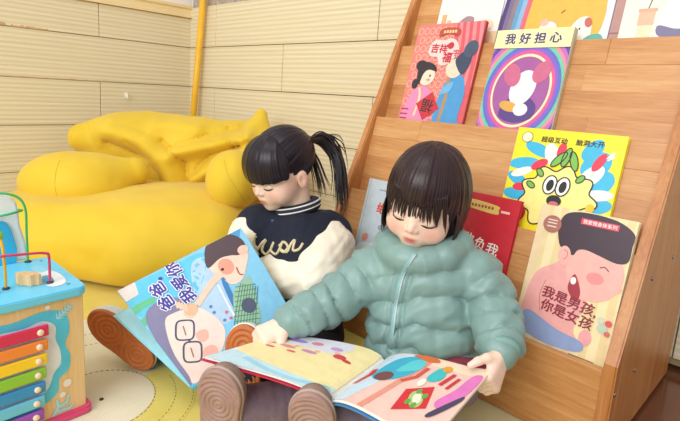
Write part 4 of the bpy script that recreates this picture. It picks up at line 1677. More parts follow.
# jacket
J0, J1 = P(424, 357, 1.025), P(422, 252, 1.01)
JZ = nrm(J1 - J0)
JL = float(np.linalg.norm(J1 - J0))
jf = nrm(-FH * math.cos(0.25) - RH * math.sin(0.25))
JM = frame(jf - JZ * np.dot(jf, JZ), JZ).astype(np.float32)     # right, front, up
armR, armL = [shR, lerp(shR, elR, .5) + [0, 0, -.004], elR, wrR + nrm(elR - wrR) * 0.012], [shL, lerp(shL, elL, .5) + RH * .006, elL, wrL + nrm(elL - wrL) * 0.012]


def sleeve(p, pts, r0, r1, gap, amp, seed):
    ds, s, L = chain_param(p, pts)
    t = s / L
    wv = wob(p, 38, seed, 3)
    r = r0 + (r1 - r0) * t + puff(s + 0.011 * wv + 0.012, gap, amp)
    sm_ = np.exp(-np.abs(np.sin(math.pi * (s + 0.011 * wv + 0.012) / gap)) * 3)
    r = r + 0.003 * sm_ * wob(p, 170, seed + 9, 3)
    end = np.clip((t - 0.93) / 0.07, 0, 1)
    r = r - end * 0.010
    return (ds - r) * 0.85 + 0.0022 * wob(p, 95, seed + 5, 3) + 0.0022 * np.abs(wob(p, 60, seed + 6, 3))


def f_jacket(p, placket=True):
    q = (p - J0.astype(np.float32)) @ JM
    z = q[:, 2]
    t = np.clip(z / JL, -0.2, 1.3)
    rx = 0.122 - 0.012 * np.clip(t, 0, 1) - 0.04 * np.clip(t - 0.75, 0, 1) * 2
    ry = 0.098 - 0.008 * t - 0.05 * np.clip(t - 0.8, 0, 1)
    rr = np.sqrt((q[:, 0] / rx) ** 2 + (q[:, 1] / ry) ** 2)
    w = wob(p, 30, 11, 3)
    d = (rr - 1) * ry - puff(z + 0.012 * w + 0.01 * np.abs(q[:, 0]) / 0.1, 0.048, 0.012)
    sm_ = np.exp(-np.abs(np.sin(math.pi * (z + 0.012 * w + 0.01 * np.abs(q[:, 0]) / 0.1) / 0.048)) * 3)
    d = d + 0.003 * sm_ * wob(p, 160, 77, 3)
    d = smax(d, -z - 0.004, 0.022)
    d = smax(d, z - JL - 0.012, 0.03)
    d = d + 0.004 * np.abs(wob(p, 48, 4, 3)) + 0.0016 * wob(p, 120, 14, 3)
    if placket and ZIP:
        dz = chain_param(p, ZIP)[0]
        d = d + 0.006 * np.exp(-((dz - 0.014) / 0.004) ** 2)
    for sh in (shR, shL):
        d = smin(d, s_ell(p, sh, (0.048, 0.048, 0.046)), 0.03)
    a1 = sleeve(p, armR, 0.052, 0.042, 0.039, 0.0095, 21)
    a2 = sleeve(p, armL, 0.053, 0.042, 0.039, 0.0095, 31)
    d = smin(d, a1, 0.009)
    d = smin(d, a2, 0.009)
    # collar and hood roll
    col = [J1 + JM @ np.array(v) for v in ((0.0, 0.070, -0.006), (0.045, 0.055, 0.004), (0.07, 0.01, 0.016), (0.055, -0.045, 0.022), (0.0, -0.065, 0.022), (-0.055, -0.045, 0.022), (-0.07, 0.01, 0.016), (-0.045, 0.055, 0.004), (0.0, 0.070, -0.006))]
    ds, s, L = chain_param(p, col)
    hood = ds - (0.027 + 0.006 * np.sin(math.pi * s / L) + puff(s, 0.05, 0.004))
    hood = hood + 0.0015 * wob(p, 90, 17, 3)
    return smin(d, hood, 0.008)


JC = mat('teal_nylon', '7f9f9a', 0.42, 0.05, 25, 0.06, 600, sheen=0.1)
ZIP = []
ZPX = ((415, 254), (409, 263), (403, 275), (399, 290), (396, 305), (394, 320), (392, 335), (391, 348))
ZIP = [q for q in (hit(f_jacket, u, v, 0.6, 1.2) for u, v in ZPX) if q is not None]
lo, hi = bounds([J0, J1, shR, elR, wrR, shL, elL, wrL], 0.12)
solid_obj('puffer_jacket', f_jacket, lo, hi, 0.0026, JC, teal)
zp = [hit(f_jacket, u, v, 0.6, 1.2) for u, v in ZPX]
zp = [q for q in zp if q is not None]
tube('zip_placket', smooth_path([q + FW * 0.001 for q in zp], 4), 0.0052, mat('teal_placket', '86b3b4', 0.5), teal, 8, world=True)
tube('zip_teeth', smooth_path([q - FW * 0.0035 + RT * 0.001 for q in zp], 4), 0.0018, mat('zip_teeth', 'b7c9c9', 0.35), teal, 6, world=True)
for arm, r in ((armR, 0.0335), (armL, 0.034)):
    e = arm[-1]
    d_ = nrm(arm[-1] - arm[-2])
    tube('cuff', [e - d_ * 0.006, e + d_ * 0.004, e + d_ * 0.010], [r, r, r * 0.86], mat('teal_cuff', '7ea59e', 0.6), teal, 20, world=True)


def f_pants(p):
    d = None
    for h_, k_, a_ in ((hipR, knR, ftR), (hipL, knL, ftL)):
        c = s_chain(p, [h_, k_, a_], [0.052, 0.045, 0.041], 0.02)
        d = c if d is None else smin(d, c, 0.02)
    d = smin(d, s_ell(p, tP - [0, 0, .02], (0.085, 0.08, 0.05)), 0.02)
    d = d + 0.0022 * wob(p, 60, 41, 3) + 0.001 * wob(p, 160, 42, 3)
    return smax(d, 0.001 - p[:, 2], 0.012)


lo, hi = bounds([hipR, knR, ftR, hipL, knL, ftL, tP], 0.11)
lo[2] = -0.006
solid_obj('trousers', f_pants, lo, hi, 0.003, mat('mauve_cord', '83707a', 0.85, 0.1, 60, 0.3, 400), teal)
tube('sweater_hem', smooth_path([P(405, 372, 0.965), P(435, 368, 0.945), P(465, 368, 0.93), P(486, 372, 0.94)], 6), [0.020] * 19, mat('burgundy_knit', '8a3546', 0.9, 0.15, 80, 0.5, 300), teal, 14, world=True)
shoe(teal, P(218, 409, 0.83), np.array([0, 0, 1.0]) + RT * 0.06, -FH * 0.93 - RH * 0.3 - np.array([0, 0, .12]), 0.150, 0.081, 'a08079', '8f776c', 'b09a8c', ftR, [(0.05, 0.0085)], 0.04)
shoe(teal, P(311, 432, 0.795), np.array([0, 0, 1.0]) - RT * 0.05, -FH * 0.95 - RH * 0.2 - np.array([0, 0, .15]), 0.145, 0.076, 'a08079', '8f776c', 'b09a8c', ftL, [(0.05, 0.0085)], 0.04)

# ================================================================== open book on the lap
K1, K2, K3, K4 = P(327, 401, 0.80), P(385, 358, 0.93), P(205, 357, 0.865), P(282, 334, 0.985)
K5, K6 = P(492, 373, 0.835), P(428, 446, 0.69)
ob = thing('open_picture_book', 'open red-covered picture book lying across the lap of the bob-haired toddler', 'book', (K1 + K2) / 2)
UPN = nrm(np.cross(K3 - K1, K2 - K1))
UPN = UPN if UPN[2] > 0 else -UPN


def page_map(G0, G1, O0, O1, bulge, curl=0.0):
    def fn(x, y, l):
        """x 0..1 from gutter outwards, y 0..1 from near to far"""
        g = lerp(G0, G1, y)
        o = lerp(O0, O1, y)
        p = lerp(g, o, x)
        hgt = bulge * (math.sin(math.pi * min(1, x) ** 0.55)) + curl * max(0, x - 0.75) ** 2 * y
        return p + UPN * (hgt + l + 0.0004) + np.array([0, 0, -0.006]) * math.exp(-x * 14)
    return fn


def page_block(name, mp, th, m, nx=24, ny=6, margin=0.0):
    V, Fc = [], []
    for side in (0, 1):
        for i in range(nx + 1):
            for j in range(ny + 1):
                x = -0.0 + (1 - margin) * i / nx
                y = margin + (1 - 2 * margin) * j / ny
                V.append(mp(x, y, 0.0) - UPN * (th * side + 0.0006 * (1 - side)))
    n1 = (nx + 1) * (ny + 1)
    I = lambda s, i, j: s * n1 + i * (ny + 1) + j
    for i in range(nx):
        for j in range(ny):
            Fc.append((I(0, i, j), I(0, i + 1, j), I(0, i + 1, j + 1), I(0, i, j + 1)))
            Fc.append((I(1, i, j), I(1, i, j + 1), I(1, i + 1, j + 1), I(1, i + 1, j)))
    for i in range(nx):
        for j in (0, ny):
            Fc.append((I(0, i, j), I(1, i, j), I(1, i + 1, j), I(0, i + 1, j)))
    for j in range(ny):
        for i in (0, nx):
            Fc.append((I(0, i, j), I(0, i, j + 1), I(1, i, j + 1), I(1, i, j)))
    me = mesh(name, V, Fc, m)
    bm = bmesh.new()
    bm.from_mesh(me)
    bmesh.ops.recalc_face_normals(bm, faces=bm.faces)
    bm.to_mesh(me)
    bm.free()
    return me


mpL = page_map(K1, K2, K3, K4, 0.012)
mpR = page_map(K1, K2, K6, K5, 0.016, 0.10)
PAPER = mat('picture_paper', 'f2efe8', 0.5, 0.03)
for mp, th in ((mpL, 0.004), (mpR, 0.006)):
    obj('pages', page_block('pages', mp, th, PAPER), ob, world=True)


def cov(mp, off):
    return lambda x, y, l: mp(x * 1.025, -0.02 + y * 1.04, 0.0) - UPN * off


obj('cover', page_block('cover', cov(mpL, 0.0055), 0.0025, mat('red_cover', 'c2294e', 0.4)), ob, world=True)
covR = lambda x, y, l: mpR(x * 0.985, -0.02 + y * 1.02, 0.0) - UPN * 0.0075
obj('cover', page_block('cover', covR, 0.0025, mat('blue_cover', '3f7fb5', 0.4)), ob, world=True)

A = Art(mpL, 0.00025, 0.06)
A.clip = (0.025, 0, 1, 1)
A.rect(0.03, 0.0, 1.0, 1.0, 'e9eef2', 1)
A.spoly([(0.02, 0.02), (0.5, 0.0), (1.0, 0.02), (1.0, 0.3), (0.72, 0.36), (0.4, 0.22), (0.15, 0.30), (0.02, 0.3)], 'c4e3ee', 2)
A.spoly([(0.02, 0.2), (0.25, 0.12), (0.5, 0.16), (0.8, 0.26), (0.98, 0.38), (0.99, 0.95), (0.7, 0.98), (0.03, 0.98)], 'f2e3a8', 3)
A.spoly([(0.3, 0.7), (0.6, 0.72), (0.97, 0.8), (0.97, 0.99), (0.3, 0.99)], 'dfe0ea', 4)
A.stroke([(0.05, 0.14), (0.3, 0.04), (0.55, 0.08), (0.8, 0.2)], 0.05, '9fd4e4', 4, 5)
for x, y, rx, ry, c in ((0.25, 0.66, .06, .045, 'd2465a'), (0.17, 0.62, .045, .025, 'c63a4a'), (0.3, .72, .03, .02, 'e9b0a0'), (0.66, .7, .025, .02, 'e9b0a0'), (.45, .66, .025, .02, 'e9b0a0'), (0.5, 0.62, .08, .03, 'c98ac0'), (0.72, 0.66, .09, .03, 'd98aa0'), (0.75, 0.85, .12, .04, 'b08ad0'),
                        (0.55, 0.84, .06, .04, 'e08a9a'), (0.88, 0.7, .05, .03, '8a6ac0'), (0.35, 0.8, .06, .04, 'c9a0d0'), (0.62, .55, .05, .02, 'e36a6a'), (.83, .58, .05, .02, 'c95a70')):
    A.ell(x, y, rx, ry, c, 5, 15, 14)
A.build('page_surface', ob, world=True)
A = Art(mpR, 0.00025, 0.06)
A.clip = (0.025, 0, 1, 1)
A.rect(0.03, 0.0, 1.0, 1.0, 'f0c9bd', 1)
A.poly([(0.03, 0.0), (0.16, 0.0), (0.42, 0.98), (0.03, 0.98)], 'cfe3f2', 2)
A.poly([(0.30, 0.0), (0.36, 0.0), (0.52, 0.98), (0.47, 0.98)], 'e59a86', 3)
A.rect(0.36, 0.86, 0.99, 0.98, 'f3dcc0', 2)
A.spoly([(0.14, 0.55), (0.2, 0.86), (0.4, 0.95), (0.46, 0.72), (0.36, 0.5), (0.2, 0.42)], '3fb2cf', 4)
A.spoly([(0.3, 0.62), (0.34, 0.86), (0.44, 0.9), (0.47, 0.74)], '5fd0d8', 5)
A.ell(0.25, 0.5, 0.075, 0.09, '7a4a4a', 6, -25)
A.stroke([(0.06, 0.32), (0.12, 0.5), (0.1, 0.62)], 0.05, 'd23a48', 5)
A.stroke([(0.42, 0.5), (0.5, 0.62), (0.52, 0.8)], 0.04, 'd8564a', 5)
A.spoly([(0.30, 0.96), (0.44, 0.9), (0.56, 0.93), (0.5, 0.99), (0.36, 0.99)], 'd8703a', 6)
A.poly([(0.56, 0.12), (0.78, 0.30), (0.70, 0.58), (0.52, 0.42)], 'd8323e', 4)
A.ell(0.655, 0.35, 0.06, 0.11, 'a9cf7c', 5, 20)
A.ell(0.66, 0.36, 0.035, 0.07, 'f3ead8', 6, 20)
for x, y in ((.62, .28), (.68, .27), (.63, .45), (.70, .42)):
    A.ell(x, y, .02, .04, '6aa84e', 7)
A.spoly([(0.58, 0.66), (0.64, 0.62), (0.70, 0.72), (0.66, 0.88), (0.6, 0.82)], '45c0c4', 5)
A.ell(0.67, 0.86, 0.04, 0.05, 'e8a23c', 6)
A.ell(0.58, 0.57, .03, .06, 'f4efe4', 6)
A.stroke([(0.72, 0.62), (0.76, 0.82)], 0.035, 'cf3a42', 5)
A.stroke([(0.79, 0.6), (0.82, 0.78)], 0.03, 'cf3a42', 5)
A.spoly([(0.80, 0.42), (0.86, 0.36), (0.97, 0.6), (0.98, 0.86), (0.9, 0.86), (0.86, 0.62)], 'e07ac0', 5)
A.spoly([(0.82, 0.26), (0.86, 0.24), (0.97, 0.5), (0.95, 0.56)], '4a4560', 6)
A.build('page_surface', ob, world=True)

# ================================================================== girl in the varsity jacket
GB = P(300, 330, 1.24)
GB[2] = 0.0
girl = thing('person', 'girl with blunt fringe and ponytail in a navy varsity jacket with cream sleeves', 'person', GB)
HG = P(281, 168, 1.205)
MHG = head_frame(46, 20, 0)
sG = 0.965
gN, gP = P(296, 213, 1.245), P(300, 322, 1.26)
gsR, geR, gwR = P(251, 229, 1.24), P(240, 280, 1.28), P(225, 265, 1.275)     # her right arm, behind the book
gsL, geL, gwL = P(336, 236, 1.25), P(328, 282, 1.17), P(264, 268, 1.215)
ghR, gkR, gfR = P(285, 335, 1.25), P(205, 325, 1.19), P(140, 345, 1.125)
ghL, gkL, gfL = P(320, 335, 1.24), P(302, 350, 1.11), P(258, 368, 1.025)
ghandR = hand_sdf(gwR, P(215, 256, 1.25) - gwR, FH + RH * 0.2, 0.105, [(30, 35, 25)] * 4, 0.2, -1, 0.4)
ghandL = hand_sdf(gwL, P(248, 264, 1.21) - gwL, FH * 0.4 + np.array([0, 0, 1.0]), 0.105, [(40, 40, 30)] * 4, 0.2, 1, 0.4)


def body_G(p):
    d = f_head(to_head(p, HG, MHG, sG)) * sG
    neck_top = HG + MHG @ np.array([0, -0.025, -0.05])
    d = smin(d, s_cone(p, neck_top, gN, 0.038, 0.04), 0.015)
    t = s_chain(p, [gN - [0, 0, .03], lerp(gN, gP, .5), gP], [0.05, 0.068, 0.08], 0.03)
    for a, b, c in ((gsR, geR, gwR), (gsL, geL, gwL)):
        t = smin(t, s_chain(p, [a, b, c], [0.032, 0.027, 0.019], 0.01), 0.02)
    for a, b, c in ((ghR, gkR, gfR), (ghL, gkL, gfL)):
        t = smin(t, s_chain(p, [a, b, c], [0.045, 0.035, 0.024], 0.01), 0.02)
    d = smin(d, t, 0.015)
    d = smin(d, f_hand(p, ghandR), 0.006)
    return smin(d, f_hand(p, ghandL), 0.006)


lo, hi = bounds([HG, gN, gP, gsR, geR, gwR, gsL, geL, gwL, ghR, gkR, gfR, ghL, gkL, gfL], 0.13)
lo[2] = 0.0
solid_obj('body', body_G, lo, hi, 0.0023, SKIN_M, girl, lambda Vv: skin_tone(to_head(Vv, HG, MHG, sG), SKIN_B, SKIN_P, SKIN_L))
for pth in lash_paths(1.0):
    tube('eyelash', [HG + MHG @ (q * sG) for q in pth], [0.0008, 0.0015, 0.0019, 0.0021, 0.0021, 0.0021, 0.002, 0.0015, 0.0008], DARKLASH, girl, 6, world=True)
TIE = MHG.T @ (P(307, 141, 1.225) - HG) / sG      # hair tie, head coordinates


def f_ghair(q):
    az = np.arctan2(q[:, 0], q[:, 1] + 0.02)
    cap = s_ell(q, (0, -0.014, 0.026), (0.0745, 0.088, 0.079))
    # pulled back over the ears: bare below a line rising to the temples
    cut = q[:, 2] + 0.004 + np.clip(0.02 - q[:, 1], -0.1, 0.1) * 0.55
    cap = smax(cap, -cut, 0.006)
    dt = q - TIE.astype(np.float32)
    rr = np.sqrt((dt ** 2).sum(1)) + 1e-6
    tn = nrm(TIE)
    t1 = nrm(np.cross(tn, [0, 0, 1.0]))
    t2 = np.cross(tn, t1)
    ang = np.arctan2(dt @ t1.astype(np.float32), dt @ t2.astype(np.float32))
    cap = cap + streak(ang, rr, 7, 0.0009)
    cap = smin(cap, s_cone(q, TIE * 0.8, TIE * 1.02, 0.03, 0.010), 0.012)
    # blunt fringe
    fr = s_ell(q, (0, 0.022, 0.022), (0.078, 0.074, 0.076))
    fr = smax(fr, -(q[:, 2] + 0.004 + 0.0012 * np.sin(q[:, 0] * 420)), 0.004)
    fr = smax(fr, 0.030 - q[:, 1] - 0.15 * (q[:, 2] - 0.03), 0.006)
    fr = fr + streak(az, q[:, 2], 9, 0.0008)
    return smin(cap, fr, 0.003)


hg = hair_tone(hx('171118'), hx('2e2430'), 92, 3)
solid_obj('hair', lambda p: f_ghair(to_head(p, HG, MHG, sG)) * sG, HG - 0.15, HG + 0.15, 0.0019, HAIR_M, girl, lambda Vv: hg(to_head(Vv, HG, MHG, sG)))
SP, SR = [], []
tie_w = HG + MHG @ (TIE * sG)
rg = random.Random(5)
HAIR_G = mat('hair_strand_black', '1d151a', 0.38)
for i in range(80):       # ponytail: up, out and down
    j1, j2, j3 = rg.gauss(0, 1), rg.gauss(0, 1), rg.gauss(0, 1)
    out = 0.028 + 0.006 * j1
    e_u, e_v = 341 + 3.2 * j2, 203 + 7 * j1
    pts = [tie_w + RH * 0.002 * j2, P(321 + 1.5 * j2, 139 + 2.2 * j1, 1.25), P(333 + 2.2 * j2, 150 + 3 * j1, 1.26), P(340 + 2.5 * j2, 172 + 3 * j3, 1.255), P(e_u, e_v, 1.25)]
    pts = smooth_path([np.asarray(q) + FH * 0.006 * j3 for q in pts], 6)
    n = len(pts)
    SP.append(pts)
    SR.append([0.0028 * max(0.15, 1 - (k / (n - 1)) ** 3) for k in range(n)])
for i in range(34):       # lower loose hair behind the ear
    j1, j2 = rg.gauss(0, 1), rg.gauss(0, 1)
    pts = [tie_w - np.array([0, 0, .006]), P(313 + 2 * j1, 158, 1.25), P(319 + 3 * j1, 178, 1.25), P(322 + 4 * j1, 192 + 5 * j2, 1.245)]
    pts = smooth_path([np.asarray(q) + FH * 0.006 * j2 for q in pts], 6)
    n = len(pts)
    SP.append(pts)
    SR.append([0.0022 * max(0.15, 1 - (k / (n - 1)) ** 2) for k in range(n)])
for i in range(9):        # flyaway wisps
    j1 = rg.gauss(0, 1)
    pts = smooth_path([tie_w, P(322, 137 - i * .7, 1.25), P(338 + i * 0.8, 133 + i * 2.4 + 2 * j1, 1.26), P(345 + i * 0.4, 145 + i * 3.5, 1.26)], 6)
    SP.append(pts)
    SR.append([0.0011 * max(0.2, 1 - (k / (len(pts) - 1)) ** 2) for k in range(len(pts))])
multi_tube('ponytail', SP, SR, HAIR_G, girl, 5, world=True)
td_ = nrm(P(318, 137, 1.24) - tie_w)
tube('hair_tie', [tie_w + 0.011 * (math.cos(a) * np.cross(td_, [0, 0, 1.0]) + math.sin(a) * np.cross(td_, np.cross(td_, [0, 0, 1.0]))) for a in np.linspace(0, 2 * math.pi, 17)[:-1]], 0.0035, mat('hair_tie_black', '17131a', 0.6), girl, 8, closed=True, world=True)

# jacket: navy body, cream sleeves
Q0, Q1 = P(300, 325, 1.25), P(296, 214, 1.25)
QZ = nrm(Q1 - Q0)
QL = float(np.linalg.norm(Q1 - Q0))
qf = nrm(-FH * math.cos(0.75) - RH * math.sin(0.75))
QM = frame(qf - QZ * np.dot(qf, QZ), QZ).astype(np.float32)


def f_varsity(p):
    q = (p - Q0.astype(np.float32)) @ QM
    z = q[:, 2]
    t = np.clip(z / QL, -0.2, 1.3)
    rx = 0.118 - 0.05 * np.clip(t - 0.72, 0, 1) * 2
    ry = 0.092 - 0.045 * np.clip(t - 0.75, 0, 1) * 1.6
    d = (np.sqrt((q[:, 0] / rx) ** 2 + (q[:, 1] / ry) ** 2) - 1) * ry
    d = smax(d, -z - 0.004, 0.02)
    d = smax(d, z - QL - 0.008, 0.025)
    for sh in (gsR, gsL):
        d = smin(d, s_ell(p, sh + (Q1 - sh) * 0.12, (0.058, 0.058, 0.056)), 0.035)
    return d + 0.004 * wob(p, 34, 51, 3) + 0.0014 * wob(p, 95, 52, 3)


lo, hi = bounds([Q0, Q1, gsR, gsL], 0.13)
solid_obj('varsity_jacket', f_varsity, lo, hi, 0.003, mat('navy_wool', '141a2e', 0.85, 0.15, 60, 0.2, 500), girl)
CRS = mat('cream_leather', 'efe6d2', 0.5, 0.03, 30, 0.05, 300)
for pts, r0, r1, sd in (([gsR + [0, 0, -.006] - RH * .006 - FH * .012, lerp(gsR, geR, .5) - FH * .012, geR, gwR], 0.05, 0.038, 61), ([gsL + [0, 0, -.014] - RH * 0.014 - FH * .036, lerp(gsL, geL, .6) - FH * .03 - RH * .03, geL - RH * .03 - FH * .01, gwL], 0.060, 0.044, 71)):
    def f_sl(p, pts=pts, r0=r0, r1=r1, sd=sd):
        ds, s, L = chain_param(p, pts)
        t = s / L
        r = r0 + (r1 - r0) * t + 0.006 * np.sin(math.pi * t) - 0.014 * np.clip((t - 0.92) / 0.08, 0, 1)
        w = wob(p, 42, sd, 3)
        return (ds - r) * 0.9 + 0.006 * (np.abs(w) - 0.4) + 0.0015 * wob(p, 110, sd + 1, 3)
    lo, hi = bounds(pts, 0.09)
    solid_obj('sleeve', f_sl, lo, hi, 0.0026, CRS, girl, sm=2)
    d_ = nrm(np.asarray(pts[-1]) - np.asarray(pts[-2]))
    tube('cuff', [pts[-1] - d_ * .004, pts[-1] + d_ * .016, pts[-1] + d_ * 0.03], [0.032, 0.031, 0.028], mat('navy_rib', '20263c', 0.8), girl, 18, world=True)
# ribbed collar with white stripes
cc = [Q1 + QM @ np.array([0.050 * math.sin(a) , 0.050 * math.cos(a), 0.006 + 0.024 * (1 - math.cos(a)) * 0.5]) for a in np.linspace(0, 2 * math.pi, 33)[:-1]]
tube('collar', cc, 0.015, mat('navy_rib', '20263c', 0.8), girl, 12, closed=True, world=True)
for dz, gr in ((0.006, 1.24), (-0.005, 1.27)):
    tube('collar_stripe', [Q1 + (q - Q1) * gr + QZ * dz for q in cc], 0.0022, mat('stripe_white', 'f2efe8', 0.7), girl, 6, closed=True, world=True)
bt = hit(f_varsity, 273, 221, 0.8, 1.5)
if bt is not None:
    tube('snap_button', [bt + FW * .002, bt - FW * .003], 0.0055, mat('snap_navy', '39415c', 0.3), girl, 14, world=True)
# script lettering in chenille
LET = mat('chenille_beige', 'd9c9a2', 0.9, 0.1, 90, 0.4, 300)


def letters(pxs, r=0.0033):
    pp = [hit(f_varsity, u, v, 0.8, 1.5) for u, v in pxs]
    pp = [q - FW * 0.001 for q in pp if q is not None]
    if len(pp) > 2:
        tube('chest_lettering', smooth_path(pp, 4), r, LET, girl, 6, world=True)


letters([(250, 238), (246, 234), (242, 238), (243, 246), (249, 248), (253, 241), (255, 233), (254, 244), (258, 248)])
letters([(240, 232), (248, 236), (257, 237)], 0.002)
letters([(257, 250), (262, 243), (266, 240), (262, 249), (266, 254), (271, 249), (274, 242), (271, 250), (276, 254), (280, 248), (283, 241)])
letters([(279, 246), (284, 242), (288, 247), (284, 252), (280, 249), (287, 252), (291, 244), (295, 240), (293, 250), (299, 249), (303, 243)])


def f_gpants(p):
    d = None
    for h_, k_, a_ in ((ghR, gkR, gfR), (ghL, gkL, gfL)):
        c = s_chain(p, [h_, k_, a_], [0.062, 0.052, 0.042], 0.02)
        d = c if d is None else smin(d, c, 0.02)
    d = smin(d, s_ell(p, gP - [0, 0, .015], (0.105, 0.1, 0.06)), 0.02)
    d = d + 0.003 * wob(p, 50, 81, 3)
    return smax(d, 0.001 - p[:, 2], 0.012)


lo, hi = bounds([ghR, gkR, gfR, ghL, gkL, gfL, gP], 0.12)
lo[2] = -0.006
solid_obj('trousers', f_gpants, lo, hi, 0.0035, mat('navy_cotton', '1b1f30', 0.85, 0.12, 50, 0.2, 400), girl)
shoe(girl, P(120, 341, 1.075), -RT * 0.72 + UP * 0.66, -FW * 0.96 - RT * 0.12 - UP * 0.2, 0.178, 0.078, 'bd6c36', 'dfe4ea', 'e9e9ea', gfR, [(0.20, 0.011), (-0.27, 0.011)], 0.05)
shoe(girl, P(243, 363, 0.99), UP + RT * 0.02, -FW - RT * 0.25, 0.152, 0.082, 'bd6c36', 'dfe4ea', 'f0efec', gfL, [(0.20, 0.011), (-0.27, 0.011)], 0.05)

# ================================================================== blue picture book held by the girl
BA, BB, BC_, BD = P(117, 291, 1.01), P(241, 228, 1.135), P(294, 317, 1.085), P(191, 387, 0.965)
bw, bh = float(np.linalg.norm(BA - BD)), float(np.linalg.norm(BB - BA))
nz = nrm(np.cross(BB - BA, BA - BD))
nz = nz if np.dot(nz, CAM - BD) > 0 else -nz
gb = thing('picture_book', 'light blue picture book held open by the girl, cover facing out with tilted purple title', 'book', BD)


def quad(a, b, c, d, x, y):
    """point of the quadrilateral: x spine to fore edge, y from the head (0) to the foot (1)"""
    return lerp(lerp(d, a, x), lerp(c, b, x), y)


def slab(name, Q4, th, n, m, parent, x0=0.0, x1=1.0, y0=0.0, y1=1.0, off=0.0, bow=0.0):
    """bowed board on the quadrilateral Q4, thickness th along -n"""
    V, Fc = [], []
    N = 10
    for s_ in (0, 1):
        for i in range(N + 1):
            for j in range(3):
                x, y = x0 + (x1 - x0) * i / N, y0 + (y1 - y0) * j / 2
                V.append(quad(*Q4, x, y) + n * (bow * math.sin(math.pi * x) + off - th * s_))
    I = lambda s_, i, j: s_ * (N + 1) * 3 + i * 3 + j
    for i in range(N):
        for j in range(2):
            Fc += [(I(0, i, j), I(0, i + 1, j), I(0, i + 1, j + 1), I(0, i, j + 1)), (I(1, i, j), I(1, i, j + 1), I(1, i + 1, j + 1), I(1, i + 1, j))]
        for j in (0, 2):
            Fc.append((I(0, i, j), I(1, i, j), I(1, i + 1, j), I(0, i + 1, j)))
    for j in range(2):
        for i in (0, N):
            Fc.append((I(0, i, j), I(0, i, j + 1), I(1, i, j + 1), I(1, i, j)))
    me = mesh(name, V, Fc, m)
    bm = bmesh.new()
    bm.from_mesh(me)
    bmesh.ops.recalc_face_normals(bm, faces=bm.faces)
    bm.to_mesh(me)
    bm.free()
    return obj(name, me, parent, world=True)


QF = (BA, BB, BC_, BD)
BOW = 0.006
slab('front_cover', QF, 0.003, nz, pmat('74c3e6'), gb, bow=BOW)
slab('pages', QF, 0.006, nz, CREAM, gb, 0.0, 0.975, 0.01, 0.99, -0.0032, BOW)
A2 = BD + nrm(P(107, 309, 1.05) - BD) * bw
B2 = A2 + (BB - BA)
QB = (A2, B2, BC_, BD)
n2 = nrm(np.cross(B2 - A2, A2 - BD))
n2 = n2 if np.dot(n2, nz) > 0 else -n2
slab('back_cover', QB, 0.003, n2, pmat('8fdcf2'), gb, 0, 0.97, off=-0.011)
slab('pages', QB, 0.002, n2, pmat('a8e2f2'), gb, 0.0, 0.95, 0.01, 0.99, -0.0088)
tube('spine', [BD - nz * 0.006, lerp(BD, BC_, .5) - nz * 0.006, BC_ - nz * 0.006], 0.0072, pmat('5fb4dc'), gb, 10, world=True)


# the cover is laid out upright: x from spine to fore edge, y from foot to head (0..1); the sheet grid (gu, gv)
# is a drafting grid in which the printed shapes were measured
def gmap(x, y, l):
    return quad(*QF, x, 1 - y) + nz * (0.0003 + l + BOW * math.sin(math.pi * x))


def g(gu, gv):
    du, dv = gu - 191, gv - 387
    return ((-63 * du - 124 * dv) / 16566, 1 - (-74 * dv + 96 * du) / 16566)


G = lambda *pts: [g(*q) for q in pts]
A = Art(gmap, 0.0002, 0.12)
A.clip = (0.003, 0.003, 0.997, 0.997)
A.rect(0, 0, 1, 1, '86c9ea', 1)
A.spoly(G((120, 292), (160, 272), (200, 255), (205, 275), (195, 300), (165, 320), (140, 318)), '5fc4e6', 2)
A.spoly(G((190, 265), (215, 262), (225, 290), (240, 320), (225, 330), (205, 318), (195, 300)), 'b4d2ee', 2)
A.spoly(G((205, 250), (232, 232), (240, 230), (236, 246)), '4f9ed8', 2)
A.poly(G((117, 291), (133, 283), (138, 296), (124, 304)), 'e8d8d4', 3)
for k in range(2):
    A.spoly(G((131 + 9 * k, 311 + 12 * k), (143 + 9 * k, 303 + 12 * k), (153 + 8 * k, 300 + 10 * k), (154 + 8 * k, 305 + 10 * k), (146 + 9 * k, 309 + 12 * k), (134 + 9 * k, 317 + 12 * k)), '63c08e', 3)
# father
A.spoly(G((150, 322), (158, 332), (170, 355), (186, 378), (196, 384), (212, 374), (228, 350), (228, 332), (212, 318), (196, 312), (176, 314)), 'f1ddd4', 5)
A.spoly(G((146, 318), (160, 303), (178, 302), (192, 310), (176, 316), (166, 322), (168, 338), (176, 358), (190, 378), (190, 386), (178, 374), (160, 348)), '8581a6', 6)
A.ell(*g(191, 317), .05, .045, 'f0cbb8', 6)
for u, v in ((186, 334), (194, 355)):
    pts = G(*[(u + 9.5 * math.cos(t) * (abs(math.cos(t)) ** -.5), v + 9.5 * math.sin(t) * (abs(math.sin(t)) ** -.5)) for t in np.linspace(0.02, 2 * math.pi + 0.02, 29)[:-1]])
    A.stroke(pts + pts[:1], .013, '4a5270', 8)
    A.stroke(G((u - 2, v - 4), (u + 1, v + 5)), .009, '9a7a72', 8)
A.stroke(G((190, 344), (192, 346)), .014, '4a5270', 8)
A.spoly(G((197, 338), (208, 334), (211, 342), (203, 346)), 'eeb9a8', 7)
A.ell(*g(213, 356), .055, .06, 'f2b9aa', 7)
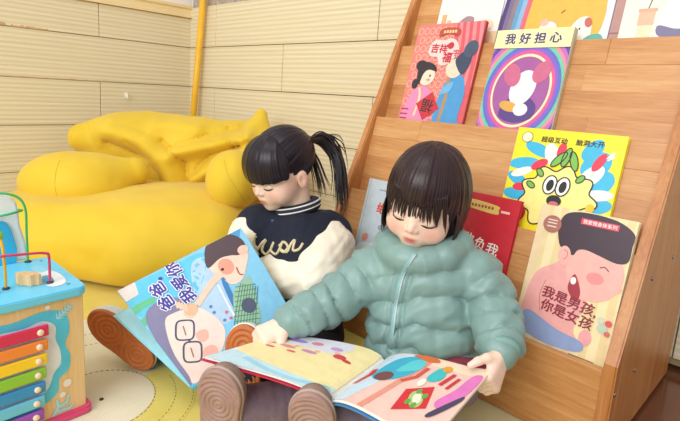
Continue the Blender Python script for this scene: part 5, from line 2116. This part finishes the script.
# child
A.spoly(G((205, 262), (211, 275), (222, 282), (236, 290), (248, 285), (252, 270), (252, 256), (240, 252), (222, 254)), 'f4d3bf', 5)
A.ell(*g(228, 271), .08, .06, 'ec9f8a', 6)
A.spoly(G((203, 262), (203, 248), (212, 239), (225, 235), (240, 239), (248, 248), (243, 258), (232, 259), (220, 262), (208, 272)), '54434a', 7)
A.ell(*g(246, 253), .045, .045, 'f0c4ac', 8)
A.ell(*g(224, 274), .013, .013, '3a2a2a', 8)
A.stroke(G((240, 272), (244, 279), (249, 280)), .011, 'a55a52', 8, 4)
A.stroke(G((222, 278), (213, 288), (205, 300), (198, 310)), [.07, .06, .05, .055], 'f2cdb6', 6)
A.ell(*g(192, 314), .055, .05, 'e9b896', 7)
for k in range(4):
    A.stroke(G((188 - 3.2 * k, 316 - 1.2 * k), (185 - 3.4 * k, 308 - 1.0 * k)), .018, 'f0c9b2', 8)
A.spoly(G((238, 300), (246, 290), (256, 282), (264, 300), (272, 325), (262, 332), (244, 330)), '9cc4a6', 5)
for k in range(8):
    A.stroke(G((240 + 3.6 * k, 331), (246 + 3 * k, 289 + .5 * k)), .007, '4f8468', 6)
    A.stroke(G((240, 328 - 5 * k), (271 - k, 325 - 5 * k)), .007, '4f8468', 6)
A.ell(*g(257, 312), .07, .06, '525a70', 7)
A.spoly(G((224, 286), (228, 284), (240, 306), (242, 318), (234, 306)), '3f7fc0', 4)
A.stroke(G((220, 290), (232, 310), (240, 322)), .016, 'e4edf5', 5)
for u, v, c in ((231, 318, 'd66a6a'), (236, 324, 'd66a6a'), (229, 326, '5f86b4'), (213, 312, '5f86b4'), (217, 318, '5f86b4')):
    A.ell(*g(u, v), .013, .013, c, 5)
for ch, u, v in (('爸', 166, 306.5), ('爸', 156.5, 292.5), ('我', 187.5, 300), ('爱', 178.5, 286.5), ('你', 170.5, 272.5)):
    V0, F0 = glyphs(ch, 0.0)
    cx, cy = g(u, v)
    k = 0.135
    for dl, c, l in ([((.08 * math.cos(t), .08 * math.sin(t)), 'f6f4fb', 9) for t in np.linspace(0, 6.28, 9)[:-1]] + [((dx, dy), '453f9c', 10) for dx, dy in ((0, 0), (.03, 0), (-.03, 0), (0, .03), (0, -.03))]):
        A._add([(cx + (vx + dl[0]) * k, cy + (vy + dl[1]) * k * bw / bh) for vx, vy in V0], F0, c, l)
A.ell(*g(158, 281), .014, .014, '453f9c', 10)
A.build('cover_art', gb, world=True)
